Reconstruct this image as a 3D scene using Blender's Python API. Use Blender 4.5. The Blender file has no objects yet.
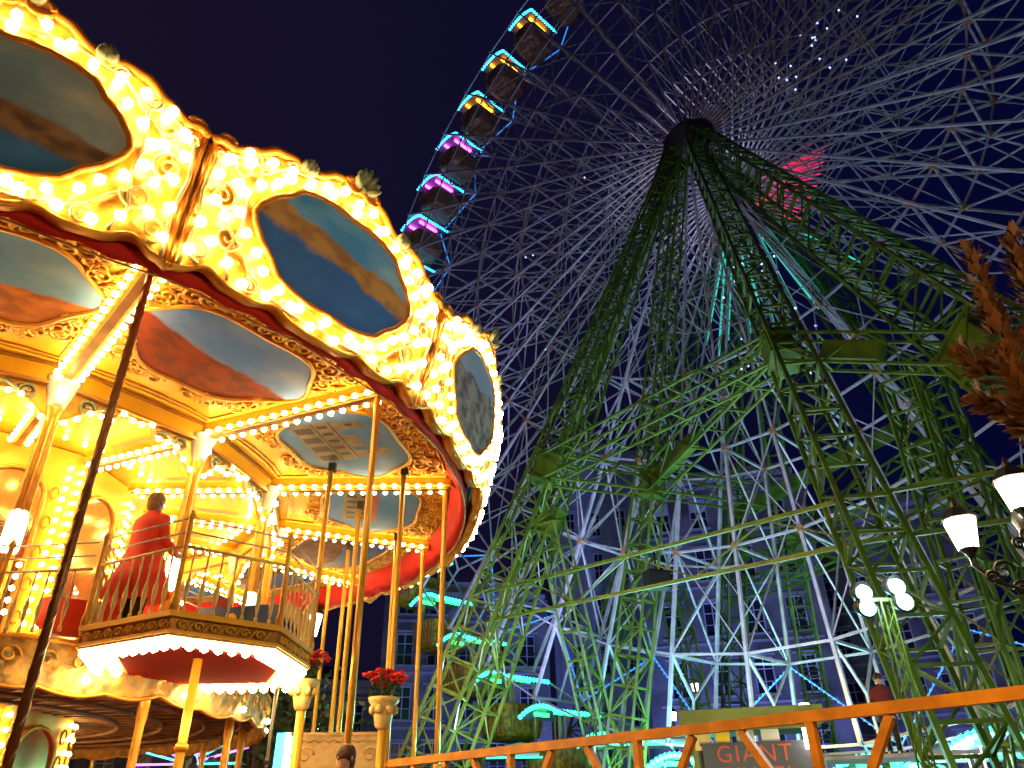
import bpy, bmesh, math, random
from math import sin, cos, pi, radians as R_, sqrt, atan2
from mathutils import Vector as V, Matrix as M
random.seed(7)
sc = bpy.context.scene
COL = sc.collection

# ------------------------------------------------------------------ camera frame
EYE = V((0, 0, 1.6)); FPX = 750.0
_th, _ro = R_(30.5), R_(1.0)
_R0, _U0, FW = V((1, 0, 0)), V((0, -sin(_th), cos(_th))), V((0, cos(_th), sin(_th)))
UP = _U0 * cos(_ro) + _R0 * sin(_ro); RT = _R0 * cos(_ro) - _U0 * sin(_ro)
def at(u, v, D):
    """where the view direction of a photo point is D metres away over the ground"""
    d = FW + RT * ((u - 512) / FPX) + UP * ((384 - v) / FPX)
    return EYE + d * (D / sqrt(d.x * d.x + d.y * d.y))

# ------------------------------------------------------------------ materials
def mat(name, base, rough=.5, metal=0., emit=None, es=0., bump=0., bscale=8., vary=0., vscale=3., coat=0., trans=0., base2=None):
    m = bpy.data.materials.new(name); m.use_nodes = True
    nt = m.node_tree; b = nt.nodes['Principled BSDF']
    b.inputs['Base Color'].default_value = (*base, 1); b.inputs['Roughness'].default_value = rough
    b.inputs['Metallic'].default_value = metal; b.inputs['Coat Weight'].default_value = coat
    if emit: b.inputs['Emission Color'].default_value = (*emit, 1); b.inputs['Emission Strength'].default_value = es
    tc = nt.nodes.new('ShaderNodeTexCoord')
    if vary:
        n = nt.nodes.new('ShaderNodeTexNoise'); n.inputs['Scale'].default_value = vscale; n.inputs['Detail'].default_value = 6
        nt.links.new(tc.outputs['Object'], n.inputs['Vector'])
        mx = nt.nodes.new('ShaderNodeMix'); mx.data_type = 'RGBA'
        b2 = base2 or tuple(c * (1 - vary) for c in base)
        mx.inputs[6].default_value = (*b2, 1); mx.inputs[7].default_value = (*base, 1)
        rp = nt.nodes.new('ShaderNodeValToRGB'); rp.color_ramp.elements[0].position = .38; rp.color_ramp.elements[1].position = .62
        nt.links.new(n.outputs['Fac'], rp.inputs['Fac']); nt.links.new(rp.outputs['Color'], mx.inputs[0])
        nt.links.new(mx.outputs[2], b.inputs['Base Color'])
    if bump:
        n = nt.nodes.new('ShaderNodeTexNoise'); n.inputs['Scale'].default_value = bscale; n.inputs['Detail'].default_value = 5
        nt.links.new(tc.outputs['Object'], n.inputs['Vector'])
        bp = nt.nodes.new('ShaderNodeBump'); bp.inputs['Strength'].default_value = bump; bp.inputs['Distance'].default_value = .03
        nt.links.new(n.outputs['Fac'], bp.inputs['Height']); nt.links.new(bp.outputs['Normal'], b.inputs['Normal'])
    return m
GOLD = mat('gold_leaf', (.92, .52, .055), .36, .35, bump=.5, bscale=5, vary=.3, vscale=4, base2=(.70, .31, .04))
GOLDP = mat('gold_paint', (.92, .50, .022), .42, .15, bump=.35, bscale=2.2, vary=.15, vscale=2)
CREAMGOLD = mat('cream_gilding', (.88, .66, .26), .4, .2, bump=.6, bscale=9, vary=.3, vscale=7, base2=(.60, .50, .20))
ORANGE_ROLL = mat('orange_gilt_roll', (.80, .27, .03), .3, .4, bump=.2)
BROWNB = mat('brown_gold', (.55, .27, .06), .4, .3, vary=.4)
DARKPOLE = mat('dark_bronze', (.22, .085, .02), .35, .5)
POLEG = mat('pole_yellow', (.75, .40, .04), .3, .35)
REDCLOTH = mat('red_cloth', (.68, .02, .01), .75, bump=.4, bscale=3)
REDP = mat('red_paint', (.28, .010, .003), .9)
REDP.node_tree.nodes['Principled BSDF'].inputs['Specular IOR Level'].default_value = .1
LEAFG = mat('verdigris', (.25, .27, .16), .6, vary=.5, vscale=12)
WOOD = mat('ceiling_boards', (.22, .12, .06), .6, vary=.5, vscale=4, bump=.3)
FASC = mat('carved_fascia_gilding', (.62, .34, .07), .5, .15, bump=.9, bscale=7, vary=.5, vscale=6, base2=(.26, .20, .09))
CREAM = mat('cream_panel', (.75, .55, .25), .6, bump=.6, bscale=14, vary=.2)
BULB = mat('bulb_glass', (1, .9, .7), .3, emit=(1, .68, .27), es=50)
BULBC = mat('bulb_glass_cornice', (1, .9, .7), .3, emit=(1, .68, .27), es=50)
LANT = mat('lantern_glass', (1, .95, .85), .4, emit=(1, .82, .5), es=7)
CAPM = mat('capital_porcelain', (.7, .72, .68), .3, vary=.3)
GREEN = mat('green_paint', (.068, .135, .005), .5, vary=.45, vscale=1.5, bump=.15)
STEEL = mat('galvanised_white', (.46, .44, .52), .5, .1, vary=.3, vscale=2)
RUST = mat('rusty_joint', (.35, .16, .06), .7)
HUBM = mat('hub_dark', (.06, .06, .06), .6)
ORANGE = mat('orange_barrier_paint', (.88, .33, .012), .42, vary=.3, vscale=5, bump=.1)
BLACK = mat('black_iron', (.015, .015, .015), .4)
CABB = mat('cabin_brown', (.42, .22, .13), .5, vary=.3)
CABY = mat('cabin_yellow', (.36, .30, .012), .5, vary=.4, vscale=6, base2=(.10, .13, .01))
CABROOF = mat('cabin_roof', (.15, .16, .30), .4)
CYAN = mat('cyan_led', (.2, .6, .7), .4, emit=(.02, .50, .80), es=5.0)
CYANG = mat('teal_led', (.2, .7, .6), .4, emit=(.02, .75, .62), es=5.0)
BLUEL = mat('blue_led', (.1, .3, .6), .4, emit=(.03, .24, .75), es=1.6)
TEALL = mat('teal_wash_rod', (.1, .5, .4), .4, emit=(.01, .40, .30), es=1.6)
REDL = mat('red_wash_rod', (.6, .1, .1), .4, emit=(.80, .03, .13), es=1.0)
DOTL = mat('white_blue_led', (.5, .5, .8), .4, emit=(.45, .5, 1.), es=2.2)
ORL = mat('orange_tube', (.9, .5, .1), .4, emit=(1, .33, .01), es=9)
MAGL = mat('magenta_tube', (.9, .2, .8), .4, emit=(.9, .08, .70), es=8)
GRNL = mat('green_tube', (.1, .9, .2), .4, emit=(.02, .8, .10), es=6)
FLOODL = mat('flood_lens', (.9, 1, 1), .3, emit=(.38, .85, 1), es=2.6)
STREETL = mat('street_lantern_glass', (1, .95, .85), .4, emit=(1, .80, .55), es=14)
SKIN = mat('skin', (.55, .33, .22), .6)
HAIR = mat('blond_hair', (.30, .17, .07), .6, bump=.6, bscale=40)
BROWNHAIR = mat('brown_hair', (.06, .02, .01), .6, bump=.6, bscale=40)
REDCOAT = mat('red_coat', (.90, .06, .015), .7, bump=.3, bscale=5)
DARKCL = mat('dark_trousers', (.02, .015, .02), .8)
MAROON = mat('maroon_coat', (.14, .02, .03), .8)
BLUEP = mat('blue_ride_paint', (.05, .12, .40), .35, coat=.4)
YELP = mat('yellow_paint', (.85, .55, .03), .4)
REDRIDE = mat('red_ride_paint', (.60, .035, .01), .35, coat=.4)
PETAL = mat('red_petals', (.80, .02, .01), .6)
STEM = mat('plant_green', (.03, .08, .02), .7)
STONE = mat('granite', (.26, .25, .25), .85, vary=.65, vscale=.35, bump=.6, bscale=2)
STONEL = mat('pale_granite', (.42, .42, .46), .8, vary=.2, vscale=.7, bump=.4, bscale=2)
GLASSD = mat('window_glass', (.02, .02, .035), .15)
WINW = mat('window_paint_white', (.62, .62, .68), .5)
SHUT = mat('roller_shutter', (.55, .55, .62), .6, bump=.3)
SLATE = mat('slate', (.05, .05, .06), .6, vary=.3)
PAVE = mat('paving', (.10, .095, .09), .7, vary=.3, vscale=1.2, bump=.4, bscale=3)
BARK = mat('bark', (.05, .035, .025), .9, bump=.8, bscale=10)
BOOTHM = mat('booth_olive', (.13, .17, .05), .6, vary=.3)
BOOTHB = mat('booth_slate_blue', (.05, .06, .12), .5, vary=.3)
SIGNR = mat('sign_red', (.42, .06, .05), .5)
TARP = mat('white_tarp', (.6, .65, .65), .6)
def leafmat(name, a, b, tr):
    m = bpy.data.materials.new(name); m.use_nodes = True; nt = m.node_tree
    p = nt.nodes['Principled BSDF']; p.inputs['Roughness'].default_value = .5
    g = nt.nodes.new('ShaderNodeTexCoord'); n = nt.nodes.new('ShaderNodeTexNoise'); n.inputs['Scale'].default_value = 3.; n.inputs['Detail'].default_value = 3
    mx = nt.nodes.new('ShaderNodeMix'); mx.data_type = 'RGBA'; mx.inputs[6].default_value = (*a, 1); mx.inputs[7].default_value = (*b, 1)
    nt.links.new(g.outputs['Object'], n.inputs['Vector']); nt.links.new(n.outputs['Fac'], mx.inputs[0]); nt.links.new(mx.outputs[2], p.inputs['Base Color'])
    t = nt.nodes.new('ShaderNodeBsdfTranslucent'); nt.links.new(mx.outputs[2], t.inputs['Color'])
    ms = nt.nodes.new('ShaderNodeMixShader'); ms.inputs[0].default_value = tr
    nt.links.new(p.outputs[0], ms.inputs[1]); nt.links.new(t.outputs[0], ms.inputs[2])
    nt.links.new(ms.outputs[0], nt.nodes['Material Output'].inputs['Surface']); return m
LEAFO = leafmat('copper_leaf', (.15, .055, .013), (.03, .016, .008), .3)
LEAFD = leafmat('dark_leaf', (.04, .07, .02), (.02, .04, .012), .2)

def paint_mat(name, sky1, sky2, land1, land2, sea, horizon, slope, amp, freq, band):
    """a landscape painted on the panel: sky, a ridge, water; laid out in the panel's own UVs"""
    m = bpy.data.materials.new(name); m.use_nodes = True; nt = m.node_tree; N = nt.nodes; L = nt.links
    b = N['Principled BSDF']; b.inputs['Roughness'].default_value = .6; b.inputs['Specular IOR Level'].default_value = .12
    uv = N.new('ShaderNodeTexCoord'); sp = N.new('ShaderNodeSeparateXYZ'); L.new(uv.outputs['UV'], sp.inputs[0])
    def math_(op, a, bb):
        n = N.new('ShaderNodeMath'); n.operation = op
        for i, x in enumerate((a, bb)):
            if isinstance(x, (int, float)): n.inputs[i].default_value = x
            else: L.new(x, n.inputs[i])
        return n.outputs[0]
    nz = N.new('ShaderNodeTexNoise'); nz.inputs['Scale'].default_value = freq; nz.inputs['Detail'].default_value = 4
    L.new(uv.outputs['UV'], nz.inputs['Vector'])
    h = math_('ADD', math_('MULTIPLY', sp.outputs[0], slope), horizon)
    h = math_('ADD', h, math_('MULTIPLY', math_('SUBTRACT', nz.outputs['Fac'], .5), amp))
    above = math_('MULTIPLY', math_('SUBTRACT', sp.outputs[1], h), 30)
    cl = N.new('ShaderNodeClamp'); L.new(above, cl.inputs[0])
    low = math_('ADD', h, -band); below = math_('MULTIPLY', math_('SUBTRACT', low, sp.outputs[1]), 22)
    cl2 = N.new('ShaderNodeClamp'); L.new(below, cl2.inputs[0])
    def mixc(f, a, c):
        x = N.new('ShaderNodeMix'); x.data_type = 'RGBA'
        if isinstance(f, float): x.inputs[0].default_value = f
        else: L.new(f, x.inputs[0])
        for i, q in ((6, a), (7, c)):
            if isinstance(q, tuple): x.inputs[i].default_value = (*q, 1)
            else: L.new(q, x.inputs[i])
        return x.outputs[2]
    n2 = N.new('ShaderNodeTexNoise'); n2.inputs['Scale'].default_value = 7; n2.inputs['Detail'].default_value = 7; L.new(uv.outputs['UV'], n2.inputs['Vector'])
    n3 = N.new('ShaderNodeTexNoise'); n3.inputs['Scale'].default_value = 2.2; n3.inputs['Detail'].default_value = 5; L.new(uv.outputs['UV'], n3.inputs['Vector'])
    rp = N.new('ShaderNodeValToRGB'); rp.color_ramp.elements[0].position = .42; rp.color_ramp.elements[1].position = .6; L.new(n2.outputs['Fac'], rp.inputs[0])
    land = mixc(rp.outputs[0], land1, land2)
    rs = N.new('ShaderNodeValToRGB'); rs.color_ramp.elements[0].position = .4; rs.color_ramp.elements[1].position = .65; L.new(n3.outputs['Fac'], rs.inputs[0])
    sky = mixc(rs.outputs[0], sky1, sky2)
    sea_ = mixc(n2.outputs['Fac'], sea, tuple(c * .7 for c in sea))
    c = mixc(cl2.outputs[0], land, sea_); c = mixc(cl.outputs[0], c, sky)
    L.new(c, b.inputs['Base Color'])
    return m
PA = paint_mat('painting_coast', (.26, .44, .60), (.66, .72, .68), (.42, .26, .15), (.20, .12, .08), (.09, .30, .75), .60, -.22, .10, 3, .16)
PB = paint_mat('painting_ridge', (.10, .42, .92), (.38, .70, .96), (.70, .40, .14), (.45, .24, .10), (.08, .26, .80), .70, -.12, .26, 4, .15)
PC = paint_mat('painting_town', (0.280, 0.400, 0.640), (0.440, 0.520, 0.680), (0.400, 0.360, 0.340), (0.140, 0.140, 0.180), (0.240, 0.240, 0.280), .55, .25, .30, 5, .9)
QA = paint_mat('painting_orange_hills', (.10, .30, .62), (.26, .46, .72), (.30, .09, .015), (.55, .17, .02), (.14, .05, .02), .50, -.10, .35, 2.5, .9)
QB = paint_mat('painting_red_mountain', (.09, .26, .80), (.28, .42, .80), (.30, .045, .012), (.15, .03, .012), (.20, .06, .02), .60, -.20, .30, 2.5, .9)
QC = paint_mat('painting_sky', (.09, .24, .55), (.20, .34, .62), (.20, .18, .15), (.2, .2, .2), (.3, .3, .3), .04, 0, .03, 3, .9)
QD = paint_mat('painting_dusk', (.10, .18, .40), (.22, .24, .24), (.22, .08, .03), (.09, .04, .02), (.12, .06, .03), .48, .15, .35, 3, .9)
PAINTG = mat('painted_masonry', (.26, .23, .17), .5, vary=.4, vscale=6)
PAINTD = mat('painted_arch', (.03, .022, .02), .5)
PAINTR = mat('painted_roof_red', (.38, .10, .06), .5)

# ------------------------------------------------------------------ mesh builder
class MB:
    def __init__(s): s.v = []; s.f = []; s.mi = []; s.sm = []; s.uv = None
    def add(s, vs, fs, mi=0, sm=False):
        o = len(s.v); s.v += [tuple(p) for p in vs]
        for f in fs: s.f.append(tuple(i + o for i in f)); s.mi.append(mi); s.sm.append(sm)
    def box(s, c, d, rot=None, mi=0):
        c = V(c); vs = []
        for x in (-1, 1):
            for y in (-1, 1):
                for z in (-1, 1):
                    p = V((x * d[0] / 2, y * d[1] / 2, z * d[2] / 2)); vs.append(c + (rot @ p if rot else p))
        s.add(vs, [(0, 1, 3, 2), (4, 6, 7, 5), (0, 4, 5, 1), (2, 3, 7, 6), (0, 2, 6, 4), (1, 5, 7, 3)], mi)
    def bar(s, a, b, w, h=None, up=None, mi=0):
        a = V(a); b = V(b); h = h or w; d = b - a; L = d.length
        if L < 1e-5: return
        z = d / L; u = V(up) if up else (V((0, 0, 1)) if abs(z.z) < .95 else V((1, 0, 0)))
        x = z.cross(u).normalized(); y = x.cross(z).normalized()
        vs = [a + x * (i * w / 2) + y * (j * h / 2) for i, j in ((-1, -1), (1, -1), (1, 1), (-1, 1))]
        vs += [p + d for p in vs]
        s.add(vs, [(3, 2, 1, 0), (4, 5, 6, 7), (0, 1, 5, 4), (1, 2, 6, 5), (2, 3, 7, 6), (3, 0, 4, 7)], mi)
    def tube(s, pts, r, n=6, mi=0, closed=False, cap=True):
        pts = [V(p) for p in pts]; N = len(pts); rs = r if isinstance(r, (list, tuple)) else [r] * N
        vs = []; prev = None
        for i, p in enumerate(pts):
            if closed: t = pts[(i + 1) % N] - pts[i - 1]
            else: t = pts[min(i + 1, N - 1)] - pts[max(i - 1, 0)]
            if t.length < 1e-9: t = V((0, 0, 1))
            t.normalize()
            if prev is None:
                u = V((0, 0, 1)) if abs(t.z) < .9 else V((1, 0, 0)); x = t.cross(u).normalized()
            else:
                x = prev - t * prev.dot(t)
                x = x.normalized() if x.length > 1e-6 else t.orthogonal().normalized()
            prev = x; y = t.cross(x)
            for k in range(n):
                a = 2 * pi * k / n; vs.append(p + (x * cos(a) + y * sin(a)) * rs[i])
        fs = []
        for i in range(N if closed else N - 1):
            j = (i + 1) % N
            for k in range(n): k2 = (k + 1) % n; fs.append((i * n + k, i * n + k2, j * n + k2, j * n + k))
        if cap and not closed: fs.append(tuple(range(n - 1, -1, -1))); fs.append(tuple((N - 1) * n + k for k in range(n)))
        s.add(vs, fs, mi, True)
    def lathe(s, prof, c=(0, 0, 0), n=16, mi=0, ax=None, sm=True):
        c = V(c); vs = []
        rot = V((0, 0, 1)).rotation_difference(V(ax)).to_matrix() if ax is not None else None
        for r, z in prof:
            for k in range(n):
                a = 2 * pi * k / n; p = V((r * cos(a), r * sin(a), z)); vs.append(c + (rot @ p if rot else p))
        fs = []
        for i in range(len(prof) - 1):
            for k in range(n): k2 = (k + 1) % n; fs.append((i * n + k, i * n + k2, (i + 1) * n + k2, (i + 1) * n + k))
        fs.append(tuple(range(n - 1, -1, -1))); fs.append(tuple((len(prof) - 1) * n + k for k in range(n)))
        s.add(vs, fs, mi, sm)
    def ball(s, c, r, mi=0, sub=1):
        vs, fs = ICO[sub]; c = V(c)
        rr = V(r) if isinstance(r, (tuple, list)) else V((r, r, r))
        s.add([(c.x + p.x * rr.x, c.y + p.y * rr.y, c.z + p.z * rr.z) for p in vs], fs, mi, True)
    def prism(s, poly, z0, z1, mi=0):
        n = len(poly); vs = [(p[0], p[1], z0) for p in poly] + [(p[0], p[1], z1) for p in poly]
        s.add(vs, [tuple(range(n - 1, -1, -1)), tuple(range(n, 2 * n))] + [(i, (i + 1) % n, n + (i + 1) % n, n + i) for i in range(n)], mi)
    def build(s, name, mats, parent=None, loc=None, rz=0, **kw):
        me = bpy.data.meshes.new(name); me.from_pydata(s.v, [], s.f)
        for m in (mats if isinstance(mats, (list, tuple)) else [mats]): me.materials.append(m)
        me.polygons.foreach_set('material_index', s.mi); me.polygons.foreach_set('use_smooth', s.sm); 
        if s.uv:
            ul = me.uv_layers.new(name='UVMap')
            for lp in me.loops: ul.data[lp.index].uv = s.uv[lp.vertex_index]
        me.update()
        return link(name, me, parent, loc, rz, **kw)
def link(name, data, parent=None, loc=None, rz=0, **kw):
    o = bpy.data.objects.new(name, data); COL.objects.link(o)
    if parent: o.parent = parent
    if loc is not None: o.location = loc
    o.rotation_euler = (0, 0, rz)
    for k, v in kw.items(): o[k] = v
    return o
def empty(name, loc, label, cat, rz=0, group=None):
    o = link(name, None, None, loc, rz, label=label, category=cat)
    o.empty_display_size = .2
    if group: o['group'] = group
    return o
def copy_tree(o, parent=None):
    c = o.copy(); COL.objects.link(c)
    if parent: c.parent = parent
    for ch in o.children[:]: copy_tree(ch, c)
    return c
ICO = {}
for sub in (1, 2, 3):
    bm = bmesh.new(); bmesh.ops.create_icosphere(bm, subdivisions=sub, radius=1)
    bm.verts.ensure_lookup_table()
    ICO[sub] = ([v.co.copy() for v in bm.verts], [tuple(v.index for v in f.verts) for f in bm.faces]); bm.free()

# ================================================================== CAROUSEL
S = 1.4
CC = V((-9.8, 12.74, 0))
def cz(z): return 1.6 + S * (z - 1.6)
def pol(r, deg, z): return V((r * cos(R_(deg)), r * sin(R_(deg)), z))
NS = 15; STEP = 24.0; A0 = -47.0; HALF = R_(12)
carousel = empty('carousel', CC, 'golden double-deck carousel covered in glowing bulbs, with painted oval panels and an upper balcony', 'carousel')
bulb_pts = []           # (local position, radius, visible weight)
# --- cornice board
TOPK = [(0, 6.76), (.08, 6.80), (.2, 6.75), (.34, 6.62), (.42, 6.55), (.5, 6.61), (.62, 6.58), (.75, 6.45), (.88, 6.35), (.95, 6.37), (1, 6.32)]
BOTK = [(0, 5.24), (.2, 5.25), (.35, 5.31), (.5, 5.26), (.65, 5.27), (.8, 5.34), (.92, 5.26), (1, 5.22)]
def interp(K, x):
    x = abs(x)
    for (a, p), (b, q) in zip(K, K[1:]):
        if x <= b: t = (x - a) / (b - a); t = t * t * (3 - 2 * t); return p + (q - p) * t
    return K[-1][1]
def surf(s, z, off=0.):
    t = max(0, (z - 5.15) / 1.7)
    rc = 6.52 + .36 * t ** 1.2
    x = rc * cos(HALF) + .10 * (1 - s * s) + .05 * sin(pi * min(1, t)) + off / S
    return V((x * S, s * rc * sin(HALF) * S, cz(z)))
MS, MZ, MZc = .585, .475, 5.95     # medallion half sizes (s, z) and centre
def med(a, k=1.0):
    c, d = cos(a), sin(a); e = .88
    wob = 1 + .035 * cos(6 * a) + .02 * cos(4 * a) + .012 * cos(14 * a)
    return (math.copysign(abs(c) ** e, c) * MS * k * wob, MZc + math.copysign(abs(d) ** e, d) * MZ * (1 + (k - 1) * .9) * wob)
nb, nz_ = 96, 36
mb = MB(); vs = []
for i in range(nb + 1):
    s = -1 + 2 * i / nb; z0, z1 = interp(BOTK, s), interp(TOPK, s)
    for j in range(nz_ + 1):
        z = z0 + (z1 - z0) * j / nz_
        w1 = sin(s * 16 + 2.5 * sin(z * 6)) * cos(z * 13 + 2 * sin(s * 7)); w2 = sin(s * 33 + z * 9) * sin(z * 27 - abs(s) * 12)
        vs.append(surf(s, z, .035 * w1 + .018 * w2))
o_ = len(vs)
for i in range(nb + 1):
    s = -1 + 2 * i / nb
    for z in (interp(BOTK, s), interp(TOPK, s)): vs.append(surf(s, z, -.12))
fs = []
for i in range(nb):
    for j in range(nz_):
        a = i * (nz_ + 1) + j; fs.append((a, a + nz_ + 1, a + nz_ + 2, a + 1))
    a = i * (nz_ + 1); fs.append((o_ + 2 * i, o_ + 2 * i + 2, a + nz_ + 1, a)); fs.append((a + nz_, a + 2 * nz_ + 1, o_ + 2 * i + 3, o_ + 2 * i + 1))
    fs.append((o_ + 2 * i + 1, o_ + 2 * i + 3, o_ + 2 * i + 2, o_ + 2 * i))
mb.add(vs, fs, 0, True)
# leaf-like raised swirls
def spiral(mb, s0, z0, r0, turns, a0, dr=1, mi=1, rad=.022):
    pts = []; rs = []; n = int(16 * turns)
    for i in range(n + 1):
        t = i / n; a = a0 + dr * 2 * pi * turns * t; rr = r0 * (1 - .85 * t)
        pts.append(surf(s0 + rr * cos(a) / 1.38, z0 + rr * sin(a), .045)); rs.append(rad * (1.15 - .5 * t))
    mb.tube(pts, rs, 5, mi)
def sw(mb, pts, rad=.025, mi=1):
    P = []
    for (a, b), (c, d) in zip(pts, pts[1:]):
        for k in range(5): t = k / 5; P.append(surf(a + (c - a) * t, b + (d - b) * t, .045))
    P.append(surf(*pts[-1], .045)); mb.tube(P, rad, 5, mi)
for sg in (-1, 1):
    for (s0, z0, r0, tn, a0) in ((.80, 6.24, .10, 1.6, 0), (.86, 5.92, .12, 1.7, 1.5), (.76, 5.62, .11, 1.5, 3), (.88, 5.42, .10, 1.6, 4.5), (.55, 5.34, .08, 1.5, 1), (.30, 5.36, .07, 1.5, 2), (.93, 6.24, .07, 1.4, 2), (.5, 6.53, .06, 1.3, 0), (.12, 6.70, .06, 1.4, 1), (.70, 6.40, .07, 1.4, 3)):
        spiral(mb, sg * s0, z0, r0, tn, a0 if sg > 0 else pi - a0, sg)
    sw(mb, [(sg * .68, 5.3), (sg * .74, 5.5), (sg * .70, 5.75), (sg * .72, 6.0), (sg * .68, 6.3), (sg * .74, 6.5)])
    sw(mb, [(sg * .96, 5.25), (sg * .94, 5.6), (sg * .97, 5.9), (sg * .94, 6.2)])
# rolls: top, bottom, seams, medallion frame
mb.tube([surf(-1 + 2 * i / 60, interp(TOPK, -1 + 2 * i / 60) + .01, .03) for i in range(61)], .06, 7, 2)
mb.tube([surf(-1 + 2 * i / 60, interp(BOTK, -1 + 2 * i / 60), .02) for i in range(61)], .026, 6, 0)
for sg in (-1, 1):
    mb.tube([surf(sg * .985, 5.20 + 1.14 * i / 8, .03) for i in range(9)], .018, 6, 2)
    mb.tube([surf(sg * (.93 - .05 * (1 - k / 24) * cos(k * .45)), 6.39 + .045 * (1 - k / 24) * sin(k * .45), .05) for k in range(18)], [.04 - .0018 * k for k in range(18)], 6, 2)
    mb.tube([surf(sg * (.08 + .06 * cos(a)), 6.77 + .06 * sin(a), .06) for a in [k * .45 for k in range(16)]], [.05 - .0018 * k for k in range(16)], 6, 2)
mb.tube([surf(*med(2 * pi * k / 48, 1.06), .05) for k in range(48)], .045, 7, 2, closed=True)
mb.tube([surf(*med(2 * pi * k / 48, 1.40), .03) for k in range(48)], .02, 5, 1, closed=True)
board0 = mb.build('cornice_panel', [GOLD, CREAMGOLD, ORANGE_ROLL], carousel)
# medallion
def medallion_mesh(paint, fn, n=40, nr=8):
    m = MB(); vs = []; uv = []
    for j in range(nr + 1):
        for k in range(n):
            a = 2 * pi * k / n; vs.append(fn(a, j / nr)); uv.append((.5 + .5 * cos(a) * j / nr, .5 + .5 * sin(a) * j / nr))
    fs = [(j * n + k, j * n + (k + 1) % n, (j + 1) * n + (k + 1) % n, (j + 1) * n + k) for j in range(nr) for k in range(n)]
    m.add(vs, fs, 0, True); m.uv = uv; return m
def fn_c(a, t):
    s, z = med(a, 1.05); return surf(s * t, MZc + (z - MZc) * t, .065)
# finial
def finial(mb, base, h, out):
    for k in range(-3, 4):
        a = k * .42; L = h * (1 - .09 * abs(k))
        y = V((0, 1, 0)); d = V((out * .3, sin(a), cos(a))).normalized()
        pts = [base + d * L * t + V((out * .12 * t * t, 0, 0)) for t in (0, .3, .6, .85, 1)]
        mb.tube(pts, [.02, .05, .065, .045, .012], 6, 0)
    mb.ball(base + V((.03, 0, .03)), .07, 0, 2)
fm = MB()
finial(fm, surf(0, 6.78, .02), .30, 1)
fm2 = [MB(), MB()]
for q, sg in enumerate((-1, 1)): finial(fm2[q], surf(sg * .42, 6.57, .02), .13, 1)
bp = []
for k in range(26): bp.append((*med(2 * pi * (k + .5) / 26, 1.24), .075))
for k in range(15):
    s = -.9 + 1.8 * k / 14
    z = interp(TOPK, s) - .14
    if z - (MZc + MZ * 1.24 * max(0, 1 - (abs(s) / .8) ** 2) ** .5) > .05 or abs(s) > .55: bp.append((s, z, .075))
for sg in (-1, 1):
    for s, z in ((.92, 6.06), (.90, 5.84), (.80, 6.08), (.93, 5.62), (.82, 5.76), (.84, 5.52), (.94, 5.38), (.72, 5.42), (.60, 5.32), (.44, 5.33), (.88, 6.24), (.79, 6.38)):
        bp.append((sg * s, z, .075))
bp += [(.10, 5.28, .075), (-.10, 5.28, .075), (.27, 5.35, .075), (-.27, 5.35, .075)]
kinds = [PA, PB, PC]
meds = [medallion_mesh(p, fn_c) for p in kinds]
cb_mesh = None
singles = []
for i in range(NS):
    mid = A0 - 12 + STEP * i            # i=0: panel centred at -59
    b = board0 if i == 0 else board0.copy()
    if i: COL.objects.link(b)
    b.parent = carousel; b.rotation_euler.z = R_(mid)
    ki = {0: 0, 1: 1, 2: 2}.get(i, i % 3)
    mo = meds[ki].build('painting', kinds[ki], b)
    fm.build('finial', LEAFG, b); [q.build('finial', LEAFG, b) for q in fm2]
    rot = M.Rotation(R_(mid), 3, 'Z')
    for (s, z, off) in bp:
        p = surf(s, z, off)
        if i in (0, 1): singles.append((b, p, .061))
        else: bulb_pts.append((rot @ p, .063))
# painted town on the third board's medallion handled by its material
# --- red drape between ceiling and cornice
mb = MB(); n = 180; vs = []
for k in range(n):
    a = 360 * k / n; w = .06 * abs(sin(R_(a) * 45)); 
    vs += [pol(6.14 * S, a, cz(5.58)), pol((6.26) * S, a, cz(5.44) - w), pol(6.35 * S, a, cz(5.26) - w), pol(6.37 * S, a, cz(5.36))]
fs = [(4 * k + j, 4 * ((k + 1) % n) + j, 4 * ((k + 1) % n) + j + 1, 4 * k + j + 1) for k in range(n) for j in range(3)]
mb.add(vs, fs, 0, True); mb.build('red_drape', REDCLOTH, carousel)
mb = MB(); mb.tube([pol(6.355 * S, 2 * k, cz(5.235) - .05 * abs(sin(k * .6))) for k in range(180)], .014, 5, 0, closed=True)
mb.build('drape_trim', BROWNB, carousel)
# --- ceiling
CZ = cz(5.6)
ri, ro_ = 3.78 * S, 6.16 * S
def cpt(x, deg, z): return pol(x, deg, z)
mb = MB(); na = 16; vs = []
for j in range(3):
    for k in range(na + 1):
        a = -12 + 24 * k / na; rr = ri * cos(HALF) / cos(R_(a)) if j == 0 else (ro_ if j == 2 else .5 * (ri + ro_)); vs.append(pol(rr, a, CZ))
fs = [(j * (na + 1) + k, j * (na + 1) + k + 1, (j + 1) * (na + 1) + k + 1, (j + 1) * (na + 1) + k) for j in range(2) for k in range(na)]
mb.add(vs, fs, 0)
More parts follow.
